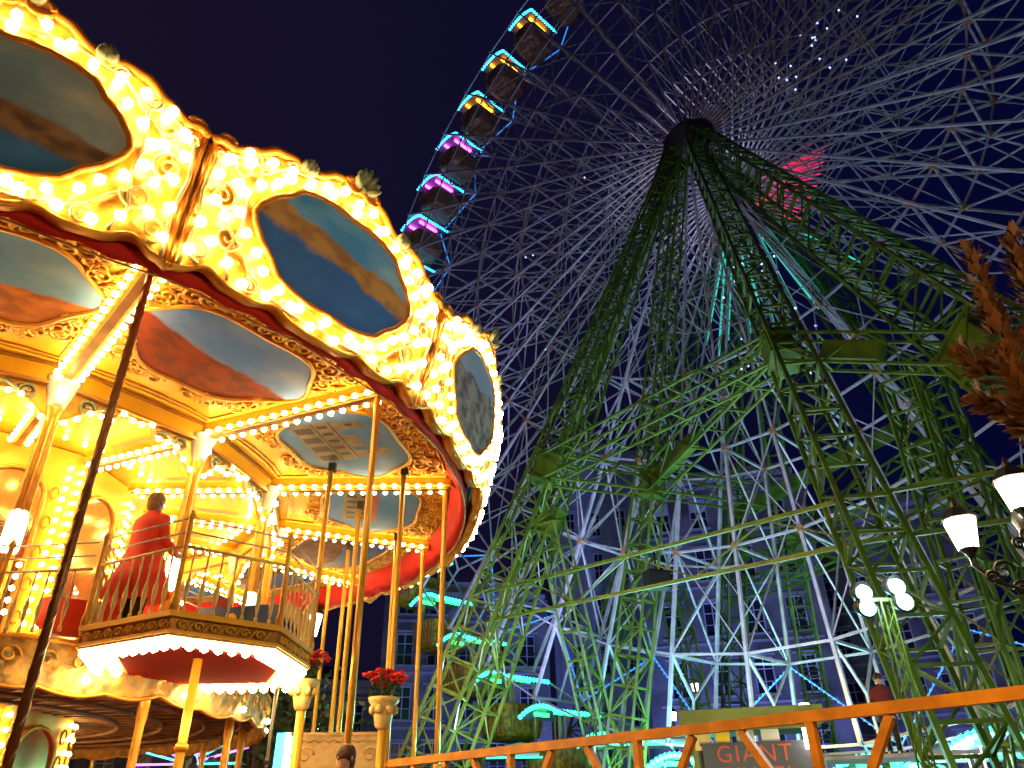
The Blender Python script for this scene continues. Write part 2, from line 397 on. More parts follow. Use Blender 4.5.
# inner raised moulding frames
for off, rad, mi in ((.16, .022, 1), (.07, .03, 0)):
    P = []
    for k in range(13): a = -11.3 + 22.6 * k / 12; P.append(pol(ro_ - off, a * (1 - off * .12), CZ - .02))
    for k in range(5): a = 10.6 - 21.2 * k / 4; P.append(pol(ri + off + .1, a * (1 - off * .25), CZ - .02))
    mb.tube(P, rad, 5, mi, closed=True)
mc, ma, mr_ = .5 * (ri + ro_) + .12, 1.28, .98      # medallion centre radius, tangential and radial half axes
def fn_q(a, t, k=1.0, dz=.03):
    wob = 1 + .05 * cos(6 * a)
    return V((mc + sin(a) * mr_ * t * k * wob, cos(a) * ma * t * k * wob * (1 + .16 * sin(a) * t), CZ - dz))
mb.tube([fn_q(2 * pi * k / 48, 1, 1.03, .035) for k in range(48)], .035, 6, 1, closed=True)
def cspiral(x, y, r0, turns, a0, dr, rad=.03, mi=1):
    n = int(14 * turns); pts = []; rs = []
    for i in range(n + 1):
        t = i / n; a = a0 + dr * 2 * pi * turns * t; rr = r0 * (1 - .85 * t)
        pts.append(V((x + rr * cos(a), y + rr * sin(a), CZ - .03))); rs.append(rad * (1.2 - .5 * t))
    mb.tube(pts, rs, 5, mi)
random.seed(3)
for sg in (-1, 1):
    for k in range(26):
        a = pi / 2 - sg * (.06 + k * .115); q = fn_q(a, 1, 1.16 + .05 * (k % 2), .02)
        if ri + .25 < q.x < ro_ - .3 and abs(q.y) < q.x * math.tan(R_(10.2)): cspiral(q.x, q.y, .10 + .03 * (k % 3), 1.4, k * 1.3, sg, .026, 1 + 0)
        q = fn_q(a, 1, 1.09, .02)
        if ri + .2 < q.x < ro_ - .2: mb.ball(q, (.045, .045, .03), 1, 1)
for sg in (-1, 1):
    for (dx, y, r0) in ((1.25, 1.0, .17), (1.30, .55, .14), (1.05, 1.42, .15), (1.32, .12, .12), (-.95, .95, .14), (-.55, 1.12, .10), (.35, 1.45, .14), (-1.1, .5, .11), (1.42, 1.45, .10), (.7, 1.55, .11)):
        cspiral(mc + dx, sg * y, r0, 1.7, random.uniform(0, 6), sg); cspiral(mc + dx * .93, sg * (y - .12), r0 * .7, 1.3, random.uniform(0, 6), -sg, .022)
        for q in range(4):
            a = random.uniform(0, 6.28); x0, y0 = mc + dx + .15 * cos(a), sg * y + .15 * sin(a)
            mb.ball((x0, y0, CZ - .02), (.07, .04, .03), 1, 1)
cp0 = mb.build('ceiling_panel', [GOLDP, GOLD], carousel)
qk = {0: QA, 1: QB, 2: QC, 3: QC, 4: QD}
for i in range(NS):
    mid = A0 - 12 + STEP * i
    b = cp0 if i == 0 else cp0.copy()
    if i: COL.objects.link(b)
    b.parent = carousel; b.rotation_euler.z = R_(mid)
    pm = qk.get(i, [QA, QB, QD][i % 3])
    m = medallion_mesh(pm, fn_q)
    if i in (2, 3):      # a painted building facade on the oval
        P_ = []
        def quad(x0, x1, y0, y1, mi, dz):
            o = len(m.v); m.add([(mc + x0, y0, CZ - dz), (mc + x1, y0, CZ - dz), (mc + x1, y1, CZ - dz), (mc + x0, y1, CZ - dz)], [(0, 1, 2, 3)], mi); m.uv += [(.5, .5)] * 4
        if i == 2:
            quad(-.62, .12, -.85, .55, 1, .034); quad(.12, .55, -.80, -.55, 1, .034); quad(.12, .68, .22, .5, 1, .034); quad(.12, .36, -.35, .1, 1, .034)
            for y in (-.72, -.38, -.04, .3): quad(-.58, -.28, y, y + .2, 2, .037)
            for y in (-.75, -.5, -.25, 0, .25): quad(-.18, 0, y, y + .1, 2, .037)
            for y in (-.74, .3): quad(.3, .42, y, y + .09, 2, .037)
            quad(-.235, -.21, -.85, .55, 2, .037); quad(.06, .085, -.85, .55, 2, .037)
        else:
            quad(-.55, .0, -.8, .7, 1, .034); quad(.0, .14, -.8, .7, 3, .034)
            for y in (-.7, -.4, -.1, .2, .48): quad(-.48, -.3, y, y + .13, 2, .037); quad(-.2, -.05, y, y + .13, 2, .037)
    m.build('painting', [pm, PAINTG, PAINTD, PAINTR], b)
# radial beams with bulbs
def beam_mesh(r0, r1, z, w=.20, h=.22):
    m = MB(); m.box(((r0 + r1) / 2, 0, z - h / 2), (r1 - r0, w, h)); m.box(((r0 + r1) / 2, 0, z - h - .012), (r1 - r0 - .1, w * .55, .03), mi=1)
    for sg in (-1, 1): m.box(((r0 + r1) / 2, sg * (w / 2 + .012), z - h + .05), (r1 - r0 - .06, .024, .03), mi=1)
    return m
bm1 = beam_mesh(ri + .05, ro_ + .02, CZ - .004); bm2 = beam_mesh(2.75, ri - .25, cz(5.55), .16, .18)
b1 = b2 = None
for i in range(NS):
    a = A0 + STEP * i
    if i == 0: b1 = bm1.build('radial_beam', [GOLDP, BROWNB], carousel, rz=R_(a)); b2 = bm2.build('inner_beam', [GOLDP, BROWNB], carousel, rz=R_(a))
    else:
        for q in (b1, b2): c = q.copy(); COL.objects.link(c); c.rotation_euler.z = R_(a)
    rot = M.Rotation(R_(a), 3, 'Z')
    nrow = 15
    for k in range(nrow):
        x = ri + .25 + (ro_ - ri - .42) * k / (nrow - 1)
        for y in (-.15, .15): bulb_pts.append((rot @ V((x, y, CZ - .225)), .046))
    for k in range(11):
        x = 2.95 + (ri - .5 - 2.95) * k / 10
        for y in (-.12, .12): bulb_pts.append((rot @ V((x, y, cz(5.55) - .19)), .044))
for k in range(96): bulb_pts.append((pol(ri - .55, 3.75 * k, cz(5.62) - .06), .045))
for k in range(60): bulb_pts.append((pol(3.1, 6 * k, cz(5.62) - .06), .045))
# inner polygon beam, valance, inner ceiling
mb = MB(); vm = MB()
for i in range(NS):
    a = A0 + STEP * i; p, q = pol(ri, a, CZ - .15), pol(ri, a + 24, CZ - .15)
    mb.bar(p, q, .14, .30, up=(0, 0, 1)); mb.bar(p + V((0, 0, -.16)), q + V((0, 0, -.16)), .20, .04, up=(0, 0, 1), mi=1)
    mb.bar(p * 1.0 + V((0, 0, .12)), q + V((0, 0, .12)), .20, .04, up=(0, 0, 1), mi=1)
    # arched valance with scallops
    n = 28; d = (q - p); out = pol(1, a + 12, 0); vs = []
    def dropz(t): 
        u = abs(2 * t - 1)
        return .30 + .42 * max(0, (u - .45) / .55) ** 1.5 + .06 * abs(sin(t * pi * 5)) - (.12 if .36 < t < .64 else 0)
    for k in range(n + 1):
        t = k / n; b_ = p + d * t; 
        for dz, ou in ((-.18, 0), (-dropz(t), 0), (-dropz(t), -.05), (-.18, -.05)): vs.append(b_ + out * ou + V((0, 0, dz)))
    vm.add(vs, [(4 * k + j, 4 * k + 4 + j, 4 * k + 4 + (j + 1) % 4, 4 * k + (j + 1) % 4) for k in range(n) for j in range(4)], 0)
    vm.tube([p + d * (k / n) + out * .03 + V((0, 0, -dropz(k / n))) for k in range(n + 1)], .028, 5, 1)
    for t, r0, s_ in ((.17, .13, 1), (.83, .13, -1)):
        c = p + d * t + V((0, 0, -.34)); ex = d.normalized()
        pts = []
        for k in range(18): an = k * .55; rr = r0 * (1 - k / 21); pts.append(c + ex * (rr * cos(an) * s_) + V((0, 0, rr * sin(an))) + out * .04)
        vm.tube(pts, .026, 5, 2)
        vm.tube([c + ex * s_ * .1 + out * .04, c + ex * s_ * .25 + out * .05 + V((0, 0, .1)), c + ex * s_ * .45 + out * .04 + V((0, 0, .06))], [.03, .035, .01], 5, 2)
    for k in range(14):
        t = .06 + .88 * k / 13; bulb_pts.append((p + d * t + out * .06 + V((0, 0, -dropz(t) - .03)), .042))
mb.build('ring_beam', [GOLDP, BROWNB], carousel); vm.build('valance', [GOLD, CREAMGOLD, LEAFG], carousel)
mb = MB(); mb.lathe([(1.5, cz(5.62)), (ri + .02, cz(5.62)), (ri + .02, cz(5.66)), (1.5, cz(5.66))], n=60, sm=False); mb.build('inner_ceiling', GOLDP, carousel)
mb = MB(); mb.lathe([(.3, cz(9.0)), (3, cz(8.4)), (6.5, cz(7.0)), (6.60 * S, cz(6.35)), (6.55 * S, cz(6.3)), (6.2 * S, CZ + .06), (.3, CZ + .10)], n=60); mb.build('roof', REDCLOTH, carousel)
# columns
ZD = cz(2.99)            # upper floor
colm = MB()
colm.lathe([(.17, 0), (.17, .12), (.10, .2), (.085, .35), (.085, 2.9), (.11, 3.0), (.10, 3.05)], n=12)
for k in range(6): colm.tube([(.085 * cos(k * pi / 3), .085 * sin(k * pi / 3), .4), (.085 * cos(k * pi / 3), .085 * sin(k * pi / 3), 2.85)], .015, 4)
capm_ = MB(); capm_.lathe([(.10, 2.98), (.13, 3.1), (.19, 3.32), (.23, 3.42), (.23, 3.46)], n=10)
lanm = MB(); lanm.lathe([(.05, .95), (.09, 1.0), (.115, 1.08), (.115, 1.45), (.09, 1.55), (.05, 1.58)], n=12)
for i in range(NS):
    a = A0 + STEP * i; p = pol(ri - .02, a, ZD)
    cobj = colm.build('column', GOLD, carousel, loc=p, rz=R_(a)) if i == 0 else None
    if i == 0: c0 = cobj; capm_.build('capital', CAPM, c0); lanm.build('lantern', LANT, c0)
    else: c = copy_tree(c0, carousel); c.location = p; c.rotation_euler.z = R_(a)
    bulb_pts.append((pol(ri + .16, a, ZD + 3.17), .06))
    for k in range(5): bulb_pts.append((pol(ri + .14, a + 1.5, ZD + .3 + .14 * k), .035)); 
lowm = MB(); lowm.lathe([(.2, 0), (.2, .2), (.06, .35), (.055, 2.2), (.07, 2.3), (.07, ZD - .86)], n=12)
for i in range(NS):
    a = A0 + STEP * i; p = pol(ri - .02, a, .6)
    if i == 0: l0 = lowm.build('lower_column', GOLD, carousel, loc=p)
    else: c = l0.copy(); COL.objects.link(c); c.location = p
# drum
drum = MB(); nd = 10; rd = 2.62
poly = [(rd * cos(2 * pi * k / nd + .2), rd * sin(2 * pi * k / nd + .2)) for k in range(nd)]
drum.prism(poly, .6, CZ); dp = drum.build('centre_drum', GOLDP, carousel)
dm = MB(); dd = MB()
for k in range(nd):
    a0, a1 = V((*poly[k], 0)), V((*poly[(k + 1) % nd], 0)); mid = (a0 + a1) / 2; nrm = mid.normalized(); ex = (a1 - a0).normalized(); w = (a1 - a0).length
    for z0, z1 in ((.9, 3.0), (3.9, 6.7)):
        cpt_ = mid + nrm * .02
        arch = [cpt_ + ex * (w * .28 * cos(t)) + V((0, 0, z1 - .4 + .4 * sin(t))) for t in [pi * q / 10 for q in range(11)]]
        arch = arch + [cpt_ - ex * w * .28 + V((0, 0, z0 + .3)), cpt_ + ex * w * .28 + V((0, 0, z0 + .3))]
        dm.add([p + nrm * .01 for p in arch], [tuple(range(len(arch)))], 0); dd.tube([p + nrm * .03 for p in arch], .04, 5, 0, closed=True)
        for q in range(5):
            c = cpt_ + V((0, 0, z0 + .5 + q * (z1 - z0) / 5.6)) + nrm * .03
            for sg in (-1, 1):
                pts = [c + ex * sg * (.36 * w + .06 * cos(an * .5)) + V((0, 0, (.14 - .006 * an) * sin(an * .5))) for an in range(12)]; dd.tube(pts, .02, 4, 0)
    for z0, z1 in ((.9, 3.1), (3.8, 6.9)):
        m_ = int((z1 - z0) / .17)
        for q in range(m_):
            for sg in (-1, 1): bulb_pts.append((mid + nrm * .05 + ex * sg * w * .44 + V((0, 0, z0 + (z1 - z0) * q / (m_ - 1))), .04))
MIRR = mat('mirror', (.75, .5, .2), .12, .8)
dm.build('mirror', MIRR, dp); dd.build('gilt_moulding', GOLD, dp)
# upper deck
rdk = 4.0 * S
mb = MB(); mb.lathe([(2.0, cz(2.80)), (rdk - .12, cz(2.80)), (rdk - .12, ZD - .02), (2.0, ZD - .02)], n=60, sm=False)
for k in range(60): a = 6 * k; mb.bar(pol(2.5, a, cz(2.80) - .04), pol(rdk - .15, a, cz(2.80) - .04), .06, .08, mi=1)
for r_ in (3.2, 3.9, 4.6, 5.2): mb.tube([pol(r_, 6 * k, cz(2.80) - .10) for k in range(60)], .035, 4, 1, closed=True)
mb.build('upper_floor', [WOOD, WOOD], carousel)
mb = MB(); n = 1080; vs = []; NZF = 12
for k in range(n):
    a = k / 3; ra = R_(a); sc_ = .05 * abs(sin(ra * 22.5)) + .08 * abs(sin(ra * 7.5)); zt = ZD + .04; zb = cz(2.72) - .04 - sc_
    vs.append(pol(rdk - .1, a, zt))
    for q in range(NZF + 1):
        t_ = q / NZF; z = zt + (zb - zt) * t_
        dis = .03 * sin(ra * 90 + 2.5 * sin(z * 9)) * cos(z * 17 + 2 * sin(ra * 45)) + .018 * sin(ra * 210 + z * 12) * sin(z * 40)
        vs.append(pol(rdk + dis * (1 - .3 * t_), a, z))
    vs.append(pol(rdk - .05, a, zb))
NV_ = NZF + 3
mb.add(vs, [(NV_ * k + j, NV_ * ((k + 1) % n) + j, NV_ * ((k + 1) % n) + (j + 1) % NV_, NV_ * k + (j + 1) % NV_) for k in range(n) for j in range(NV_)], 0, True)
mb.tube([pol(rdk + .02, a_ / 3, cz(2.72) - .04 - .05 * abs(sin(R_(a_ / 3) * 22.5)) - .08 * abs(sin(R_(a_ / 3) * 7.5))) for a_ in range(1080)], .022, 4, 1, closed=True)
mb.tube([pol(rdk + .02, 2 * k, ZD + .03) for k in range(180)], .035, 5, 1, closed=True)
for k in range(90):
    a = 4 * k
    mb.tube([pol(rdk + .04, a + 1.2 * cos(t) * (1 - t / 9), cz(2.86) + .11 * sin(t) * (1 - t / 9)) for t in [q * .6 for q in range(13)]], .018, 4, 1)
mb.build('floor_fascia', [FASC, GOLD], carousel)
for k in range(24):
    bulb_pts.append((pol(rdk + .07, A0 + 12 + 15 * k, cz(2.74) - .02), .05))
# balcony
BAL = [V((x * S, y * S, 0)) - CC for x, y in ((-3.43, 6.07), (-2.54, 5.61), (-1.91, 6.17), (-1.88, 7.09), (-2.29, 8.05), (-3.45, 8.05), (-3.83, 7.26))]
bc = sum(BAL, V()) / len(BAL)
def shrink(k): return [bc + (p - bc) * k for p in BAL]
z0, z1 = cz(2.85), ZD
mb = MB(); mb.prism([p[:] for p in shrink(.985)], z0 + .03, z1, 0); mb.prism([p[:] for p in shrink(1.03)], z1 - .03, z1 + .03, 1)
mb.prism([p[:] for p in shrink(1.02)], z0, z0 + .035, 1)
for i in range(7):
    a, b = shrink(1.0)[i], shrink(1.0)[(i + 1) % 7]; L = (b - a).length; ex = (b - a) / L; nn = V((ex.y, -ex.x, 0))
    if nn.dot(a - bc) < 0: nn = -nn
    for k in range(int(L / .17)):
        c = a + ex * (.12 + .17 * k) + nn * .01 + V((0, 0, (z0 + z1) / 2))
        mb.tube([c + ex * (.055 * cos(t) * (1 - t / 9)) + V((0, 0, .05 * sin(t) * (1 - t / 9))) for t in [q * .7 for q in range(11)]], .014, 4, 1)
        mb.tube([c + ex * .05 + V((0, 0, -.05)), c + ex * .09, c + ex * .13 + V((0, 0, .05))], .012, 4, 1)
balc = mb.build('balcony', [BROWNB, GOLDP], carousel)
mb = MB(); mb.prism([p[:] for p in shrink(.70)], z0 - .032, z0 - .022); mb.build('red_soffit', REDP, balc)
for k_, n_, rr in ((.95, 1, .058), (.80, 1, .05)):
    P = shrink(k_)
    for i in range(7):
        a, b = P[i], P[(i + 1) % 7]; m_ = max(3, round((b - a).length / .155))
        for q in range(m_): bulb_pts.append((a + (b - a) * (q / m_) + V((0, 0, z0 - .045)), rr))
mb = MB(); mb.prism([p[:] for p in shrink(1.0)], z0 - .02, z0 - .001); mb.build('soffit_rim', CREAMGOLD, balc)
# railing: posts, rails, balusters
rail = MB(); pos = []
def baluster(m, p, h):
    m.lathe([(.024, 0), (.020, .05), (.010, .08), (.026, .20), (.029, .28), (.010, .40), (.008, .5), (.015, .56), (.010, .62), (.015, h)], c=p, n=7)
segs = [(BAL[i], BAL[(i + 1) % 7]) for i in (0, 1, 2, 3)] + [(BAL[6], BAL[0])]
for i in range(NS):
    a = A0 + STEP * i
    if i in (0, 14): continue
    segs.append((pol(rdk - .1, a, 0), pol(rdk - .1, a + 24, 0)))
segs += [(pol(rdk - .1, A0, 0), BAL[0] * .97), (pol(rdk - .1, A0 - 24, 0), pol(rdk - .1, A0, 0))]
for a, b in segs:
    a = a.copy(); b = b.copy(); a.z = b.z = ZD + .02; L = (b - a).length; ex = (b - a) / L
    for h, r_ in ((.70, .018), (.86, .010), (1.02, .010)): rail.tube([a + V((0, 0, h)), b + V((0, 0, h))], r_, 6, 0 if h < .8 else 1)
    for k in range(int(L / .16)): baluster(rail, a + ex * (.1 + .16 * k), .70)
    pos.append(MB()); pos[-1].lathe([(.045, 0), (.045, .1), (.028, .15), (.028, 1.0), (.045, 1.03), (.02, 1.1)], c=a, n=8)
rail.build('railing', [CREAMGOLD, CAPM], carousel); [q.build('railing_post', GOLD, carousel) for q in pos]
# base platform
mb = MB(); mb.lathe([(.5, .0), (6.35 * S, .0), (6.35 * S, .30), (6.15 * S, .30), (6.15 * S, .6), (.5, .6)], n=60, sm=False); mb.build('platform', REDP, carousel)
# poles
def pole(r, a, ztop, zbot=.6, rad=.045, m=POLEG, twist=False, cap=False):
    mb = MB(); p = pol(r, a, 0)
    if twist:
        mb.tube([p + V((0, 0, z)) for z in (zbot, ztop)], rad * .8, 8)
        n = int((ztop - zbot) / .05)
        for ph in (0, pi):
            mb.tube([p + V((rad * .62 * cos(ph + k * .6), rad * .62 * sin(ph + k * .6), zbot + .05 * k)) for k in range(n)], rad * .30, 5)
    else: mb.tube([p + V((0, 0, z)) for z in (zbot, ztop)], rad, 8); mb.lathe([(rad * 1.2, 0), (rad * 1.5, .04), (rad * 1.2, .08)], c=p + V((0, 0, 2.35)), n=8)
    o = mb.build('pole', m, carousel)
    if cap:
        mb = MB(); mb.box(p + V((.02, 0, ztop + .02)), (.13, .10, .16)); mb.box(p + V((.06, 0, ztop + .12)), (.16, .06, .08)); mb.build('bracket', BLACK, o)
for i in range(NS):
    a = A0 + STEP * i
    pole(6.1 * S, a, CZ - .2, rad=.050 if i in (0, 14) else .045, m=DARKPOLE if i in (0, 14) else POLEG, twist=i in (0, 14))
for r_, a, zt in ((4.72, -5.2, 5.52), (5.6, -2.6, 5.52), (5.05, 31, 5.5), (5.6, 23, 5.5), (4.9, 10, 5.5), (5.6, 49, 5.5)): pole(r_ * S, a, cz(zt), cap=True)
pole(5.09 * S, -31, cz(2.84), rad=.055)
pole(4.75 * S, -14, cz(2.84), rad=.03, m=BLACK)
# bulbs
mb = MB(); mb.ball((0, 0, 0), 1, 0, 2)
bme = bpy.data.meshes.new('bulb'); bme.from_pydata(mb.v, [], mb.f); bme.materials.append(BULBC); bme.polygons.foreach_set('use_smooth', mb.sm)
random.shuffle(singles)
# the bulbs that show largest are those of the nearer, fully seen board first
singles.sort(key=lambda q: 0 if abs(q[0].rotation_euler.z - R_(A0 + 12)) < .01 else 1)
extra = singles[100:]; singles = singles[:100]
for b, p, r_ in singles:
    o = link('bulb', bme, b, p); o.scale = (r_, r_, r_)
for b, p, r_ in extra: bulb_pts.append((M.Rotation(b.rotation_euler.z, 3, 'Z') @ p, r_))
mb = MB()
for p, r_ in bulb_pts: mb.ball(p, r_, 0, 1)
mb.build('bulbs', BULB, carousel, kind='stuff')

# rides on the upper deck
def ride_car(name, loc, rz, body, seat, label):
    t = empty(name, loc, label, 'carousel ride', rz); t.scale = (.72,) * 3
    mb = MB(); prof = []
    secs = [(-.75, .05, .55), (-.62, .22, .42), (-.3, .30, .30), (.1, .32, .28), (.45, .26, .34), (.7, .14, .50), (.85, .03, .72)]
    vs = []; n = 10
    for x, w, zb in secs:
        for k in range(n): a = pi * k / (n - 1); vs.append((x, -w * cos(a), .72 + .1 * abs(x) - (.72 + .1 * abs(x) - zb * .6) * sin(a)))
    mb.add(vs, [(i * n + k, (i + 1) * n + k, (i + 1) * n + k + 1, i * n + k + 1) for i in range(len(secs) - 1) for k in range(n - 1)], 0, True)
    mb.build('hull', body, t)
    mb = MB(); mb.box((-.1, 0, .55), (.4, .5, .08)); mb.box((-.32, 0, .78), (.07, .5, .45)); mb.build('seat', seat, t)
    mb = MB(); mb.lathe([(.10, 0), (.11, .02), (.02, .03)], c=(.1, -.34, .5), n=14, ax=(0, -1, 0)); mb.build('emblem', YELP, t)
    mb = MB(); mb.lathe([(.16, 0), (.14, .1), (.05, .18), (.05, .35)], n=10); mb.build('pedestal', GOLD, t)
_q = at(240, 600, 10.6); ride_car('ride_car', V((_q.x, _q.y, ZD)), R_(-10), BLUEP, REDRIDE, 'blue boat-shaped ride with yellow emblem behind the balcony railing')
_q = at(88, 615, 10.9); ride_car('ride_car', V((_q.x, _q.y, ZD)), R_(20), REDRIDE, REDRIDE, 'small red ride on the upper deck beside the person in red')

# ================================================================== PEOPLE
def person(loc, rz, h, label, coat, legs, hair, long_coat=True, arm=(.25, -.1)):
    t = link('person', None, None, loc, rz, label=label, category='person'); t.scale = (h / 1.75,) * 3
    J = {'pel': (0, 0, .95, .13), 'bel': (0, 0, 1.12, .125), 'che': (0, 0, 1.32, .15), 'nek': (0, 0, 1.47, .06), 'hd0': (0, .01, 1.55, .075), 'hd1': (0, .015, 1.65, .095), 'hd2': (0, .01, 1.72, .06)}
    E_ = [('pel', 'bel'), ('bel', 'che'), ('che', 'nek'), ('nek', 'hd0'), ('hd0', 'hd1'), ('hd1', 'hd2')]
    for sg, n_ in ((-1, 'l'), (1, 'r')):
        J['sh' + n_] = (sg * .17, 0, 1.40, .07); J['el' + n_] = (sg * .24, .02, 1.14, .05); J['wr' + n_] = (sg * .22, .18 + arm[0] * .3, 1.02, .033); J['ha' + n_] = (sg * .20, .26 + arm[0] * .3, 1.03, .035)
        J['hp' + n_] = (sg * .09, 0, .90, .10); J['kn' + n_] = (sg * .10, .02, .50, .065); J['an' + n_] = (sg * .10, -.01, .10, .045); J['to' + n_] = (sg * .11, .14, .04, .04)
        E_ += [('che', 'sh' + n_), ('sh' + n_, 'el' + n_), ('el' + n_, 'wr' + n_), ('wr' + n_, 'ha' + n_), ('pel', 'hp' + n_), ('hp' + n_, 'kn' + n_), ('kn' + n_, 'an' + n_), ('an' + n_, 'to' + n_)]
        for q, (dx, dy) in enumerate(((-.028, .07), (-.01, .085), (.01, .08), (.028, .065), (-.05, .03))):
            k = 'f%d%s' % (q, n_); x, y, z, r_ = J['ha' + n_]; J[k] = (x + dx, y + dy, z - .02, .009); J[k + 'b'] = (x + dx, y + dy + .02, z - .045, .007)
            E_ += [('ha' + n_, k), (k, k + 'b')]
    names = list(J); me = bpy.data.meshes.new('body'); me.from_pydata([J[k][:3] for k in names], [(names.index(a), names.index(b)) for a, b in E_], [])
    me.materials.append(SKIN); o = link('body', me, t)
    md = o.modifiers.new('Skin', 'SKIN'); 
    for i, k in enumerate(names): me.skin_vertices[0].data[i].radius = (J[k][3],) * 2; me.skin_vertices[0].data[i].use_root = (i == 0)
    o.modifiers.new('Sub', 'SUBSURF').levels = 1; o.modifiers['Sub'].render_levels = 2; md.use_smooth_shade = True
    def loft(secs, m, nm, n=20, wave=0.):
        mb = MB(); vs = []
        for (x, y, z, rx, ry) in secs:
            for k in range(n): a = 2 * pi * k / n; w = 1 + wave * sin(5 * a) * max(0, 1 - z / 1.2); vs.append((x + rx * w * (1.12 + .25 * max(0, 1.2 - z)) * cos(a), y + ry * w * (1.12 + .2 * max(0, 1.2 - z)) * sin(a), z))
        mb.add(vs, [(i * n + k, i * n + (k + 1) % n, (i + 1) * n + (k + 1) % n, (i + 1) * n + k) for i in range(len(secs) - 1) for k in range(n)] + [tuple(range(n - 1, -1, -1)), tuple((len(secs) - 1) * n + k for k in range(n))], 0, True)
        return mb
    z0 = .42 if long_coat else .80
    mb = loft([(0, -.01, z0, .33 if long_coat else .2, .27 if long_coat else .16), (0, 0, .75, .25 if long_coat else .2, .2 if long_coat else .16), (0, 0, 1.0, .20, .165), (0, 0, 1.18, .185, .155), (0, 0, 1.33, .215, .165), (0, 0, 1.43, .18, .13), (0, 0, 1.50, .085, .08), (0, 0, 1.52, .075, .075)], coat, 'coat', wave=.10)
    for sg in (-1, 1):
        J_ = lambda k: V(J[k + ('l' if sg < 0 else 'r')][:3])
        mb.tube([J_('sh') + V((-sg * .04, 0, .01)), J_('sh'), J_('sh') * .5 + J_('el') * .5, J_('el'), J_('el') * .5 + J_('wr') * .5, J_('wr')], [.08, .088, .075, .066, .058, .05], 10)
    mb.build('coat', coat, t)
    mb = MB()
    for sg in (-1, 1):
        mb.tube([(sg * .09, 0, .92), (sg * .10, .01, .7), (sg * .10, .02, .5), (sg * .10, 0, .28), (sg * .10, -.01, .09)], [.11, .095, .075, .065, .06], 10)
    mb.build('trousers', legs, t)
    mb = MB()
    for sg in (-1, 1): mb.ball((sg * .11, .06, .045), (.055, .15, .055), 0, 2)
    mb.build('shoes', BLACK, t)
    mb = MB(); mb.ball((0, -.012, 1.675), (.105, .115, .115), 0, 3); mb.ball((0, -.04, 1.60), (.095, .085, .10), 0, 2)
    mb.build('hair', hair, t)
    mb = MB(); mb.ball((0, .112, 1.63), (.013, .022, .022), 0, 1); 
    for sg in (-1, 1): mb.ball((sg * .098, .0, 1.63), (.012, .02, .03), 0, 1)
    mb.build('nose_and_ears', SKIN, t)
    mb = MB()
    for sg in (-1, 1): mb.ball((sg * .035, .098, 1.655), (.012, .008, .008), 0, 1)
    mb.build('eyes', BLACK, t)
pp = at(132, 608, 10.0)
person((pp.x, pp.y, ZD + .03), R_(-20), 1.72, 'person in a long red coat standing on the carousel balcony, back turned', REDCOAT, DARKCL, HAIR)
pp = at(346, 750, 9.6)
person((pp.x, pp.y, .6), R_(150), 1.80, 'brown-haired person whose head shows in front of the cream panel', MAROON, DARKCL, BROWNHAIR, False)
pp = at(886, 712, 22.0)
person((pp.x, pp.y, 2.9), R_(160), 1.85, 'person in a dark maroon jacket standing on the raised deck beyond the orange barrier', MAROON, DARKCL, BROWNHAIR, False)
dk = empty('boarding_deck', (pp.x, pp.y, 0), 'raised steel boarding deck under the person in the maroon jacket', 'deck', rz=R_(-25))
m = MB(); m.box((0, 0, 2.86), (3.4, 2.0, .08)); m.build('floor', STEEL, dk)
for x in (-1.6, 1.6):
    for y in (-.9, .9): m = MB(); m.bar((x, y, 0), (x, y, 2.82), .09); m.build('leg', STEEL, dk)

# ================================================================== FERRIS WHEEL
HUB = V((9.7, 25.7, 28.6)); NV = V((.70711, .70711, 0)); AV = V((.70711, -.70711, 0)); ZV = V((0, 0, 1))
NSP = 48; W = 1.45; RP = 25.2; AOF = 108.4
wheel = empty('ferris_wheel', HUB, 'huge white lattice ferris wheel with long crossed spokes rising into the night sky', 'ferris wheel', rz=R_(-45))
# wheel local frame: x = AV, y = NV, z = up
def wp(r, deg, y): return V((r * cos(R_(deg)), y, r * sin(R_(deg))))
RG = [8.0, 11.4, 15.0, 18.7, 22.3]
sp = MB(); r0 = 1.3
# one spoke along +x
def sx(r, y): return V((r, y, 0))
for y in (-W, W):
    sg = 1 if y > 0 else -1
    sp.bar(sx(r0, sg * 1.9), sx(15.0, y), .085); sp.bar(sx(15.0, y), sx(22.3, y), .115); sp.bar(sx(22.3, y), sx(RP, y), .115)
rr = [4.8] + RG
for i, r_ in enumerate(rr):
    yy = W + (1.9 - W) * (15 - min(15, r_)) / 13.3
    sp.bar(sx(r_, -yy), sx(r_, yy), .09 if r_ > 10 else .05)
    if i + 1 < len(rr):
        r2 = rr[i + 1]; y2 = W + (1.9 - W) * (15 - min(15, r2)) / 13.3
        sp.bar(sx(r_, -yy), sx(r2, y2), .058 if r_ > 11 else .035); sp.bar(sx(r_, yy), sx(r2, -y2), .058 if r_ > 11 else .035)
sp.bar(sx(22.3, -W), sx(23.7, 0), .08); sp.bar(sx(22.3, W), sx(23.7, 0), .08); sp.bar(sx(23.7, 0), sx(RP, 0), .07)
sp.bar(sx(RP, -W - .15), sx(RP, W + .15), .10)
for y in (-W, W):
    for r_ in (11.4, 15.0, 18.7): sp.box(sx(r_, y), (.22, .16, .22), mi=1)
s0 = None
for k in range(NSP):
    ang = R_(AOF + 7.5 * k)
    if s0 is None: s0 = sp.build('spoke', [STEEL, RUST], wheel); o = s0
    else: o = s0.copy(); COL.objects.link(o)
    o.rotation_euler = (0, -ang, 0)
